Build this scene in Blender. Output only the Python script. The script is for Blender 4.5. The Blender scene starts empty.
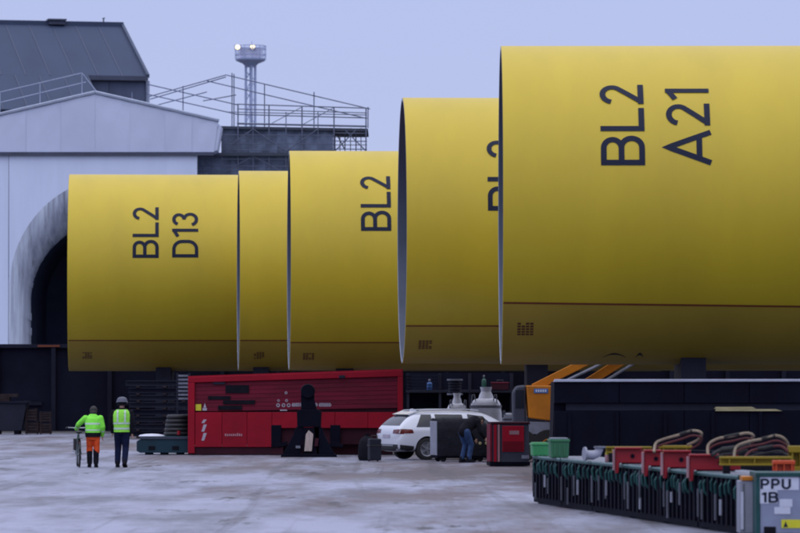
import bpy, bmesh, math, random
from mathutils import Vector, Matrix, Euler

random.seed(7)
R = math.radians
scene = bpy.context.scene
COL = scene.collection

# ------------------------------------------------------------------ camera
F = 4000.0                 # focal length in pixels of the 800 px wide photograph
CAMH = 2.3
HOR = 377.0
TILT = math.atan((HOR - 266.5) / F)
cam_d = bpy.data.cameras.new('camera')
cam = bpy.data.objects.new('camera', cam_d)
COL.objects.link(cam)
cam.location = (0, 0, CAMH)
cam.rotation_euler = (R(90) + TILT, 0, 0)
cam_d.sensor_width = 36.0
cam_d.lens = F / 800.0 * 36.0
cam_d.clip_start = 1.0
cam_d.clip_end = 6000.0
cam_d.dof.use_dof = True
cam_d.dof.focus_distance = 112.0
cam_d.dof.aperture_fstop = 3.2
scene.camera = cam

# ------------------------------------------------------------------ world, sun, exposure
SUN_EL, SUN_ROT = R(76), R(205)
world = bpy.data.worlds.new('World')
scene.world = world
world.use_nodes = True
wt = world.node_tree
wt.nodes.clear()
w_out = wt.nodes.new('ShaderNodeOutputWorld')
w_bg = wt.nodes.new('ShaderNodeBackground')
w_sky = wt.nodes.new('ShaderNodeTexSky')
w_sky.sky_type = 'NISHITA'
w_sky.sun_disc = False
w_sky.sun_elevation = SUN_EL
w_sky.sun_rotation = SUN_ROT
w_scale = wt.nodes.new('ShaderNodeVectorMath'); w_scale.operation = 'SCALE'
w_scale.inputs['Scale'].default_value = 0.10
wt.links.new(w_sky.outputs[0], w_scale.inputs[0])
# even overcast: a lavender cloud sheet, brighter towards the zenith, with soft mottling
w_tc = wt.nodes.new('ShaderNodeTexCoord')
w_sep = wt.nodes.new('ShaderNodeSeparateXYZ')
wt.links.new(w_tc.outputs['Generated'], w_sep.inputs[0])
w_ramp = wt.nodes.new('ShaderNodeValToRGB')
w_ramp.color_ramp.elements[0].position = 0.0
w_ramp.color_ramp.elements[0].color = (0.51, 0.575, 0.87, 1)
w_ramp.color_ramp.elements[1].position = 1.0
w_el = w_ramp.color_ramp.elements.new(0.12); w_el.color = (0.475, 0.545, 0.87, 1)
w_ramp.color_ramp.elements[-1].color = (1.50, 1.55, 1.82, 1)
wt.links.new(w_sep.outputs['Z'], w_ramp.inputs[0])
w_noise = wt.nodes.new('ShaderNodeTexNoise')
w_noise.inputs['Scale'].default_value = 5.0
w_noise.inputs['Detail'].default_value = 4.0
w_nmap = wt.nodes.new('ShaderNodeMapping')
w_nmap.inputs['Scale'].default_value = (1, 1, 4)
wt.links.new(w_tc.outputs['Generated'], w_nmap.inputs[0])
wt.links.new(w_nmap.outputs[0], w_noise.inputs['Vector'])
w_mr = wt.nodes.new('ShaderNodeMapRange')
w_mr.inputs['To Min'].default_value = 0.95
w_mr.inputs['To Max'].default_value = 1.05
wt.links.new(w_noise.outputs[0], w_mr.inputs[0])
w_mul = wt.nodes.new('ShaderNodeVectorMath'); w_mul.operation = 'SCALE'
wt.links.new(w_ramp.outputs[0], w_mul.inputs[0])
wt.links.new(w_mr.outputs[0], w_mul.inputs['Scale'])
w_mix = wt.nodes.new('ShaderNodeMix'); w_mix.data_type = 'VECTOR'
w_mix.inputs[0].default_value = 0.92
wt.links.new(w_scale.outputs[0], w_mix.inputs[4])
wt.links.new(w_mul.outputs[0], w_mix.inputs[5])
wt.links.new(w_mix.outputs[1], w_bg.inputs['Color'])
w_bg.inputs['Strength'].default_value = 1.0
wt.links.new(w_bg.outputs[0], w_out.inputs[0])

sun_d = bpy.data.lights.new('sun', 'SUN')
sun_d.energy = 0.6
sun_d.angle = R(80)
sun_d.color = (1.0, 0.96, 0.92)
sun = bpy.data.objects.new('sun', sun_d)
COL.objects.link(sun)
sun.location = (-20, -20, 60)
# light comes from high up, behind the camera and a little to its left
sdir = Vector((-0.10, -0.22, 1.0)).normalized()
sun.rotation_euler = sdir.to_track_quat('Z', 'Y').to_euler()

scene.view_settings.view_transform = 'Standard'
scene.view_settings.look = 'None'
scene.view_settings.gamma = 1.0
scene.view_settings.exposure = 0.0
try:
    scene.cycles.use_denoising = True
    scene.cycles.max_bounces = 6
    scene.cycles.filter_width = 1.9
except Exception:
    pass

# ------------------------------------------------------------------ helpers
CT, ST = math.cos(TILT), math.sin(TILT)
def P(x, y, d):
    """world point on the ray through photo pixel (x, y) at depth Y = d"""
    rx, u = (x - 400.0) / F, (266.5 - y) / F
    dy, dz = CT - u * ST, ST + u * CT
    k = d / dy
    return Vector((rx * k, d, CAMH + dz * k))
def X(x, d): return P(x, HOR, d).x
def Z(y, d): return P(400, y, d).z

MATS = {}
def mat(name, color, rough=0.6, metal=0.0, var=0.15, scale=2.0, bump=0.0, stretch=(1, 1, 1), spec=0.5, dirt=None, dirt_amt=0.0, coat=0.0, rand=37.0):
    if name in MATS: return MATS[name]
    m = bpy.data.materials.new(name)
    m.use_nodes = True
    nt = m.node_tree
    b = nt.nodes['Principled BSDF']
    b.inputs['Roughness'].default_value = rough
    b.inputs['Metallic'].default_value = metal
    b.inputs['Specular IOR Level'].default_value = spec
    if coat: b.inputs['Coat Weight'].default_value = coat
    tc = nt.nodes.new('ShaderNodeTexCoord')
    mp = nt.nodes.new('ShaderNodeMapping')
    mp.inputs['Scale'].default_value = stretch
    nt.links.new(tc.outputs['Object'], mp.inputs[0])
    oi = nt.nodes.new('ShaderNodeObjectInfo')
    add = nt.nodes.new('ShaderNodeVectorMath'); add.operation = 'SCALE'
    cmb = nt.nodes.new('ShaderNodeCombineXYZ')
    nt.links.new(oi.outputs['Random'], cmb.inputs[0]); nt.links.new(oi.outputs['Random'], cmb.inputs[2])
    nt.links.new(cmb.outputs[0], add.inputs[0]); add.inputs['Scale'].default_value = rand
    ad2 = nt.nodes.new('ShaderNodeVectorMath'); ad2.operation = 'ADD'
    nt.links.new(mp.outputs[0], ad2.inputs[0]); nt.links.new(add.outputs[0], ad2.inputs[1])
    n = nt.nodes.new('ShaderNodeTexNoise')
    n.inputs['Scale'].default_value = scale
    n.inputs['Detail'].default_value = 6
    n.inputs['Roughness'].default_value = 0.6
    nt.links.new(ad2.outputs[0], n.inputs['Vector'])
    rmp = nt.nodes.new('ShaderNodeValToRGB')
    rmp.color_ramp.elements[0].position = 0.3
    rmp.color_ramp.elements[1].position = 0.7
    lo = [max(0, c * (1 - var)) for c in color[:3]] + [1]
    hi = [min(1, c * (1 + var)) for c in color[:3]] + [1]
    rmp.color_ramp.elements[0].color = lo
    rmp.color_ramp.elements[1].color = hi
    nt.links.new(n.outputs[0], rmp.inputs[0])
    last = rmp.outputs[0]
    if dirt:
        n2 = nt.nodes.new('ShaderNodeTexNoise')
        n2.inputs['Scale'].default_value = scale * 0.6
        n2.inputs['Detail'].default_value = 8
        n2.inputs['Roughness'].default_value = 0.7
        nt.links.new(ad2.outputs[0], n2.inputs['Vector'])
        r2 = nt.nodes.new('ShaderNodeValToRGB')
        r2.color_ramp.elements[0].position = 0.48
        r2.color_ramp.elements[1].position = 0.72
        r2.color_ramp.elements[0].color = (0, 0, 0, 1)
        r2.color_ramp.elements[1].color = (dirt_amt,) * 3 + (1,)
        nt.links.new(n2.outputs[0], r2.inputs[0])
        mx = nt.nodes.new('ShaderNodeMix'); mx.data_type = 'RGBA'
        nt.links.new(r2.outputs[0], mx.inputs[0])
        nt.links.new(last, mx.inputs[6])
        mx.inputs[7].default_value = tuple(dirt[:3]) + (1,)
        last = mx.outputs[2]
    nt.links.new(last, b.inputs['Base Color'])
    if bump:
        bp = nt.nodes.new('ShaderNodeBump')
        bp.inputs['Strength'].default_value = bump
        bp.inputs['Distance'].default_value = 0.05
        nt.links.new(n.outputs[0], bp.inputs['Height'])
        nt.links.new(bp.outputs[0], b.inputs['Normal'])
    MATS[name] = m
    return m

def emat(name, color, strength):
    m = bpy.data.materials.new(name); m.use_nodes = True
    b = m.node_tree.nodes['Principled BSDF']
    b.inputs['Base Color'].default_value = tuple(color) + (1,)
    b.inputs['Emission Color'].default_value = tuple(color) + (1,)
    b.inputs['Emission Strength'].default_value = strength
    return m

class MB:
    """collects shapes, builds ONE mesh object"""
    def __init__(s): s.v = []; s.f = []; s.mi = []; s.cur = 0
    def raw(s, vs, fs):
        o = len(s.v); s.v += [tuple(v) for v in vs]; s.f += [tuple(i + o for i in f) for f in fs]; s.mi += [s.cur] * len(fs); return s
    def box(s, x0, x1, y0, y1, z0, z1, M=None):
        vs = [Vector((x, y, z)) for z in (z0, z1) for y in (y0, y1) for x in (x0, x1)]
        if M is not None: vs = [M @ v for v in vs]
        return s.raw(vs, [(0, 2, 3, 1), (4, 5, 7, 6), (0, 1, 5, 4), (2, 6, 7, 3), (0, 4, 6, 2), (1, 3, 7, 5)])
    def tube(s, pts, r, n=8, r1=None, cap=True, closed=False):
        pts = [Vector(p) for p in pts]; k = len(pts); rs = r if isinstance(r, (list, tuple)) else [r + ((r1 if r1 is not None else r) - r) * i / max(1, k - 1) for i in range(k)]
        vs = []; ref = None
        for i, p in enumerate(pts):
            a = pts[(i - 1) % k] if (i > 0 or closed) else p
            b = pts[(i + 1) % k] if (i < k - 1 or closed) else p
            t = (b - a).normalized()
            if ref is None:
                ref = Vector((0, 0, 1)) if abs(t.z) < 0.9 else Vector((1, 0, 0))
            u = (ref - t * ref.dot(t)).normalized(); w = t.cross(u); ref = u
            for j in range(n):
                an = 2 * math.pi * j / n
                vs.append(p + (u * math.cos(an) + w * math.sin(an)) * rs[i])
        fs = []
        for i in range(k if closed else k - 1):
            i2 = (i + 1) % k
            for j in range(n):
                fs.append((i * n + j, i * n + (j + 1) % n, i2 * n + (j + 1) % n, i2 * n + j))
        if cap and not closed:
            fs.append(tuple(reversed(range(n)))); fs.append(tuple(range((k - 1) * n, k * n)))
        return s.raw(vs, fs)
    def rings(s, rings, cap=True):
        n = len(rings[0]); vs = [Vector(p) for r in rings for p in r]; fs = []
        for i in range(len(rings) - 1):
            for j in range(n):
                fs.append((i * n + j, i * n + (j + 1) % n, (i + 1) * n + (j + 1) % n, (i + 1) * n + j))
        if cap:
            fs.append(tuple(reversed(range(n)))); fs.append(tuple(range((len(rings) - 1) * n, len(rings) * n)))
        return s.raw(vs, fs)
    def lathe(s, prof, n=16, M=None, cap=True):
        rings = []
        for r, z in prof:
            ring = [Vector((r * math.cos(2 * math.pi * j / n), r * math.sin(2 * math.pi * j / n), z)) for j in range(n)]
            rings.append([M @ p for p in ring] if M is not None else ring)
        return s.rings(rings, cap)
    def prism(s, poly, y0, y1, M=None):
        """poly in (x, z), extruded along y"""
        n = len(poly)
        vs = [Vector((x, y0, z)) for x, z in poly] + [Vector((x, y1, z)) for x, z in poly]
        if M is not None: vs = [M @ v for v in vs]
        fs = [tuple(range(n)), tuple(reversed(range(n, 2 * n)))] + [(i, i + n, (i + 1) % n + n, (i + 1) % n) for i in range(n)]
        return s.raw(vs, fs)
    def ellipsoid(s, c, r, n=12, m=8, M=None):
        c = Vector(c); rings = []
        for i in range(m + 1):
            a = -math.pi / 2 + math.pi * (i + 0.02 if i == 0 else (i - 0.02 if i == m else i)) / m
            ring = [c + Vector((r[0] * math.cos(a) * math.cos(2 * math.pi * j / n), r[1] * math.cos(a) * math.sin(2 * math.pi * j / n), r[2] * math.sin(a))) for j in range(n)]
            rings.append([M @ p for p in ring] if M is not None else ring)
        return s.rings(rings)
    def mesh(s, name, mats):
        me = bpy.data.meshes.new(name)
        me.from_pydata(s.v, [], s.f)
        bm = bmesh.new(); bm.from_mesh(me)
        bmesh.ops.recalc_face_normals(bm, faces=bm.faces)
        bm.to_mesh(me); bm.free()
        for m in (mats if isinstance(mats, (list, tuple)) else [mats]): me.materials.append(m)
        if isinstance(mats, (list, tuple)):
            for p, i in zip(me.polygons, s.mi): p.material_index = i
        return me
    def build(s, name, mats, parent=None, smooth=False, bevel=0.0, loc=None, rot=None):
        return link(name, s.mesh(name, mats), parent, smooth, bevel, loc, rot)

def link(name, me, parent=None, smooth=False, bevel=0.0, loc=None, rot=None):
    o = bpy.data.objects.new(name, me); COL.objects.link(o)
    if parent is not None: o.parent = parent
    if loc is not None: o.location = loc
    if rot is not None: o.rotation_euler = rot
    if smooth:
        me.polygons.foreach_set('use_smooth', [True] * len(me.polygons))
        try: me.set_sharp_from_angle(angle=R(40))
        except Exception: pass
    if bevel:
        b = o.modifiers.new('bevel', 'BEVEL'); b.width = bevel; b.segments = 2; b.limit_method = 'ANGLE'; b.harden_normals = False
    return o

def tag(o, label=None, cat=None, group=None, kind=None):
    if label: o['label'] = label
    if cat: o['category'] = cat
    if group: o['group'] = group
    if kind: o['kind'] = kind
    return o
def thing(name, label, cat, loc=(0, 0, 0), rz=0.0, group=None):
    o = bpy.data.objects.new(name, None); COL.objects.link(o)
    o.empty_display_size = 0.3
    o.location = loc; o.rotation_euler = (0, 0, rz)
    return tag(o, label, cat, group)
def copy_tree(o, parent=None):
    c = o.copy(); COL.objects.link(c)
    if parent is not None: c.parent = parent
    for ch in list(o.children): copy_tree(ch, c)
    return c
def baked(o, name=None):
    """mesh with o's modifiers applied"""
    dg = bpy.context.evaluated_depsgraph_get()
    me = bpy.data.meshes.new_from_object(o.evaluated_get(dg))
    o.modifiers.clear(); old = o.data; o.data = me
    if name: me.name = name
    return o
def arc(cx, cy, rx, ry, a0, a1, n=14):
    return [(cx + rx * math.cos(R(a0 + (a1 - a0) * i / n)), cy + ry * math.sin(R(a0 + (a1 - a0) * i / n))) for i in range(n + 1)]

# stroke lettering: centre lines in metres for a cap height of 1.03
GLYPH = {
 'B': (0.735, [[(.0675, 0), (.0675, 1.03)], [(.0675, .9625)] + arc(.42, .755, .215, .2075, 90, -90) + [(.0675, .5475)], [(.0675, .5475)] + arc(.44, .3075, .2275, .24, 90, -90) + [(.0675, .0675)]]),
 'L': (0.64, [[(.0675, 1.03), (.0675, 0)], [(.0675, .0675), (.64, .0675)]]),
 '2': (0.62, [arc(.30, .735, .235, .2275, 172, -32) + [(.09, .09)], [(.0, .0675), (.62, .0675)]]),
 'D': (0.72, [[(.0675, 0), (.0675, 1.03)], [(.0675, .9625)] + arc(.33, .64, .3225, .3225, 90, 0) + arc(.33, .39, .3225, .3225, 0, -90) + [(.0675, .0675)]]),
 '1': (0.36, [[(.29, 0), (.29, 1.03)], [(.02, .80), (.29, .965)]]),
 '3': (0.62, [arc(.30, .76, .225, .2025, 165, -90), arc(.30, .3125, .2525, .245, 90, -165)]),
 'A': (0.885, [[(.06, 0), (.4425, 1.0), (.825, 0)], [(.17, .27), (.715, .27)]]),
 'P': (0.66, [[(.0675, 0), (.0675, 1.03)], [(.0675, .9625)] + arc(.36, .71, .2325, .2525, 90, -90) + [(.0675, .4575)]]),
 'U': (0.70, [[(.0675, 1.03), (.0675, .35)] + arc(.35, .35, .2825, .2825, 180, 360) + [(.6325, 1.03)]]),
}
def ribbon(pl, w, step=0.09):
    pts = [Vector(pl[0])]
    for a, b in zip(pl[:-1], pl[1:]):
        a, b = Vector(a), Vector(b); L = (b - a).length
        if L < 1e-6: continue
        k = max(1, int(math.ceil(L / step)))
        for i in range(1, k + 1): pts.append(a + (b - a) * i / k)
    out = []
    for i, p in enumerate(pts):
        d0 = (p - pts[i - 1]).normalized() if i > 0 else None
        d1 = (pts[i + 1] - p).normalized() if i < len(pts) - 1 else None
        if d0 is None: d0 = d1
        if d1 is None: d1 = d0
        t = (d0 + d1); t = t.normalized() if t.length > 1e-6 else d0
        nrm = Vector((-t.y, t.x)); c = max(0.45, nrm.dot(Vector((-d0.y, d0.x))))
        out.append((p + nrm * (w / 2 / c), p - nrm * (w / 2 / c)))
    return out
def lettering(text, mapper, stroke=0.135, gap=0.12, k=1.0):
    """mapper(u, v, lift) -> point"""
    mb = MB(); u0 = 0.0; lift = 0
    for ch in text:
        wd, strokes = GLYPH[ch]
        for st in strokes:
            rb = ribbon(st, stroke); lift += 1
            vs = []; fs = []
            for l, r_ in rb:
                vs += [mapper((u0 + l.x) * k, l.y * k, lift), mapper((u0 + r_.x) * k, r_.y * k, lift)]
            for i in range(len(rb) - 1): fs.append((2 * i, 2 * i + 1, 2 * i + 3, 2 * i + 2))
            mb.raw(vs, fs)
        u0 += wd + gap
    return mb

# ------------------------------------------------------------------ materials
M_yellow = mat('yellow_paint', (0.55, 0.405, 0.020), 0.48, 0, 0.06, 0.5, stretch=(1.0, 0.35, 0.35), spec=0.42, bump=0.06, dirt=(0.36, 0.25, 0.03), dirt_amt=0.2)
M_brown = mat('brown_lower_band', (0.395, 0.280, 0.034), 0.5, 0, 0.08, 0.5, stretch=(1.0, 0.35, 0.35), spec=0.4, bump=0.06)  # slightly browner than the yellow, from the red line round the underside
M_ink = mat('navy_lettering', (0.010, 0.014, 0.036), 0.6, 0, 0.1, 3, spec=0.2)
M_inner = mat('grey_primer', (0.10, 0.12, 0.17), 0.55, 0, 0.15, 0.8)
M_rim = mat('bare_rim_steel', (0.42, 0.47, 0.58), 0.45, 0.2, 0.1, 2)
M_stripe = mat('oxide_red_line', (0.17, 0.035, 0.012), 0.6, 0, 0.15, 3)
M_oxide = mat('oxide_red_stencil', (0.10, 0.030, 0.016), 0.7, 0, 0.2, 3)
M_sheet = mat('white_sheeting', (0.56, 0.61, 0.79), 0.75, 0, 0.06, 0.35, bump=0.1, dirt=(0.46, 0.50, 0.67), dirt_amt=0.35)
M_sheet2 = mat('white_wall_sheeting', (0.66, 0.73, 0.93), 0.75, 0, 0.06, 0.3, stretch=(2.2, 1, 0.4), dirt=(0.54, 0.60, 0.80), dirt_amt=0.4)
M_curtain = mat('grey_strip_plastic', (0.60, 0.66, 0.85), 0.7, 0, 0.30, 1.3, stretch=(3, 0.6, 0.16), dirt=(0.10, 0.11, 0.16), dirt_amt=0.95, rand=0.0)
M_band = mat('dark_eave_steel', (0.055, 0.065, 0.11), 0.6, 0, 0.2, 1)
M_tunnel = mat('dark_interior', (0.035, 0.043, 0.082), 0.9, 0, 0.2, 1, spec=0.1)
M_roof = mat('slate_blue_roof_sheet', (0.034, 0.050, 0.098), 0.8, 0, 0.10, 0.25, stretch=(1.5, 0.4, 0.4), spec=0.3)
M_roof_rib = mat('roof_seam', (0.038, 0.055, 0.104), 0.6, 0, 0.1, 1, spec=0.3)
M_cladding = mat('grey_wall_cladding', (0.085, 0.105, 0.17), 0.7, 0, 0.25, 0.5, stretch=(1, 1, 0.3), spec=0.3)
M_scaf = mat('scaffold_tube', (0.13, 0.15, 0.22), 0.5, 0.3, 0.15, 2)
M_scaf_l = mat('pale_rail_tube', (0.30, 0.34, 0.45), 0.5, 0.2, 0.1, 2)
M_net = mat('dark_scaffold_netting', (0.16, 0.195, 0.28), 0.9, 0, 0.55, 0.9, bump=0.4, spec=0.1)
M_deck = mat('scaffold_deck', (0.05, 0.06, 0.09), 0.8, 0, 0.2, 1)
M_mast = mat('mast_steel', (0.36, 0.42, 0.62), 0.6, 0.1, 0.12, 0.6)
M_mast_l = mat('mast_basket_panel', (0.58, 0.60, 0.76), 0.6, 0, 0.1, 0.6)
M_hoard = mat('dark_navy_hoarding', (0.0085, 0.0095, 0.022), 0.9, 0, 0.35, 0.6, spec=0.1)
M_hoard2 = mat('dark_navy_post', (0.014, 0.015, 0.03), 0.85, 0, 0.3, 0.6, spec=0.15)
M_rust = mat('rusty_timber', (0.035, 0.024, 0.026), 0.9, 0, 0.4, 3, spec=0.2)
M_black = mat('black_steel', (0.004, 0.0045, 0.012), 0.7, 0, 0.3, 1.2, spec=0.07)
M_blackm = mat('matt_black', (0.010, 0.010, 0.016), 0.9, 0, 0.3, 3, spec=0.1)
M_grit = mat('dull_dark_steel', (0.014, 0.016, 0.032), 0.7, 0.0, 0.3, 1.5, spec=0.25)
M_galv = mat('galvanised_edge', (0.38, 0.40, 0.50), 0.5, 0.1, 0.12, 3)
M_red = mat('red_machine_paint', (0.30, 0.003, 0.018), 0.6, 0, 0.12, 1.0, dirt=(0.10, 0.004, 0.012), dirt_amt=0.5, spec=0.2)
M_red_d = mat('darker_red_panel', (0.15, 0.008, 0.026), 0.65, 0, 0.25, 1.5, stretch=(0.5, 1, 3), dirt=(0.05, 0.01, 0.018), dirt_amt=0.6, spec=0.2)  # darker red for the louvres, toolbox lid and generator end
M_maroon = mat('dark_maroon_steel', (0.035, 0.006, 0.014), 0.75, 0, 0.3, 1.5, spec=0.2)
M_white = mat('white_marking', (0.40, 0.36, 0.44), 0.6, 0, 0.15, 4)
M_pinkmark = mat('pale_pink_marking', (0.42, 0.22, 0.26), 0.6, 0, 0.2, 5)
M_yl = mat('yellow_label', (0.62, 0.58, 0.02), 0.5, 0, 0.1, 3)
M_cream = mat('pale_bare_wood', (0.42, 0.34, 0.31), 0.8, 0, 0.25, 6, stretch=(4, 4, 0.5))
M_teal = mat('dark_teal_paint', (0.008, 0.035, 0.055), 0.6, 0, 0.25, 1.5, spec=0.3)
M_snow = mat('snow_patch', (0.55, 0.56, 0.66), 0.7, 0, 0.1, 3)
M_tealrail = mat('teal_rail_paint', (0.010, 0.060, 0.062), 0.5, 0, 0.25, 3, spec=0.3)
M_palegreen = mat('pale_green_rail', (0.20, 0.30, 0.30), 0.6, 0, 0.4, 3)
M_greys = mat('grey_strap', (0.085, 0.09, 0.12), 0.7, 0, 0.4, 3)
M_redp = mat('signal_red_paint', (0.27, 0.005, 0.014), 0.45, 0, 0.15, 2, spec=0.4)
M_pink = mat('pale_pink_paint', (0.30, 0.15, 0.17), 0.6, 0, 0.2, 3)  # one pale pink for clamp flanges, generator trim, label and can
M_ylw = mat('ochre_yellow_paint', (0.25, 0.175, 0.010), 0.55, 0, 0.2, 2, spec=0.3)
M_org = mat('orange_machine_paint', (0.46, 0.15, 0.006), 0.5, 0, 0.15, 1.5, dirt=(0.16, 0.06, 0.01), dirt_amt=0.5, spec=0.35)
M_orgr = mat('orange_red_paint', (0.55, 0.06, 0.01), 0.5, 0, 0.1, 2)
M_green = mat('bright_green_plastic', (0.03, 0.24, 0.08), 0.5, 0, 0.12, 2)
M_green2 = mat('dull_green_plastic', (0.02, 0.13, 0.055), 0.55, 0, 0.2, 2)
M_greyblue = mat('blue_grey_panel', (0.22, 0.25, 0.37), 0.55, 0, 0.12, 2, dirt=(0.1, 0.11, 0.18), dirt_amt=0.4)
M_palepanel = mat('pale_label', (0.54, 0.57, 0.70), 0.6, 0, 0.1, 3)
M_palepost = mat('pale_grey_post', (0.26, 0.27, 0.34), 0.6, 0, 0.2, 2)
M_sling = mat('cream_sling_webbing', (0.24, 0.19, 0.135), 0.85, 0, 0.3, 6)
M_slingr = mat('dull_red_sling_webbing', (0.085, 0.018, 0.020), 0.85, 0, 0.3, 6)
M_slingk = mat('dark_sling_webbing', (0.02, 0.018, 0.02), 0.85, 0, 0.3, 6)
M_car = mat('white_car_paint', (0.60, 0.62, 0.70), 0.28, 0, 0.02, 1, coat=0.4)
M_glass = mat('dark_car_glass', (0.010, 0.012, 0.020), 0.12, 0, 0.05, 1, spec=0.5)
M_trim = mat('black_plastic_trim', (0.012, 0.012, 0.016), 0.6, 0, 0.1, 3)
M_tyre = mat('tyre_rubber', (0.012, 0.012, 0.014), 0.85, 0, 0.15, 4)
M_rimc = mat('wheel_alloy', (0.28, 0.29, 0.33), 0.35, 0.6, 0.1, 3)
M_tail = mat('tail_lamp_red', (0.10, 0.008, 0.012), 0.2, 0, 0.05, 2)
M_silver = mat('silver_trim', (0.45, 0.47, 0.52), 0.3, 0.7, 0.05, 2)
M_bag = mat('white_bulk_bag', (0.62, 0.64, 0.74), 0.85, 0, 0.15, 2.5, bump=0.5)
M_hivis = mat('hi_vis_green_fabric', (0.22, 0.80, 0.06), 0.8, 0, 0.1, 5, bump=0.9)
M_hivis2 = mat('hi_vis_lime_fabric', (0.30, 0.78, 0.07), 0.8, 0, 0.1, 5, bump=0.9)
M_refl = mat('reflective_tape', (0.52, 0.66, 0.55), 0.5, 0.1, 0.1, 5)
M_navy = mat('navy_work_fabric', (0.008, 0.012, 0.040), 0.9, 0, 0.25, 6, spec=0.15, bump=0.9)
M_dark = mat('black_work_fabric', (0.008, 0.008, 0.013), 0.9, 0, 0.25, 6, spec=0.15, bump=0.9)
M_orfab = mat('orange_work_fabric', (0.80, 0.085, 0.012), 0.85, 0, 0.12, 5, bump=0.9)
M_blue = mat('blue_denim', (0.016, 0.045, 0.13), 0.9, 0, 0.25, 8, bump=0.9)
M_skin = mat('skin', (0.42, 0.24, 0.17), 0.55, 0, 0.1, 8)
M_hair = mat('dark_hair', (0.012, 0.010, 0.010), 0.7, 0, 0.3, 20)
M_helmet = mat('grey_helmet', (0.055, 0.06, 0.10), 0.4, 0, 0.1, 3)
M_sage = mat('beige_sleeve', (0.30, 0.24, 0.20), 0.85, 0, 0.15, 6)
M_bluec = mat('blue_cylinder_paint', (0.04, 0.13, 0.38), 0.5, 0, 0.15, 3)
M_greenc = mat('dark_green_cylinder_paint', (0.01, 0.07, 0.05), 0.5, 0, 0.15, 3)
M_cabgrey = mat('dark_grey_cab', (0.032, 0.036, 0.062), 0.55, 0, 0.2, 1.5)
M_greyst = mat('mid_grey_steel', (0.16, 0.17, 0.22), 0.6, 0, 0.3, 3)
M_batten = mat('yellowish_batten', (0.33, 0.29, 0.16), 0.8, 0, 0.3, 5, stretch=(0.5, 3, 3))

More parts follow.
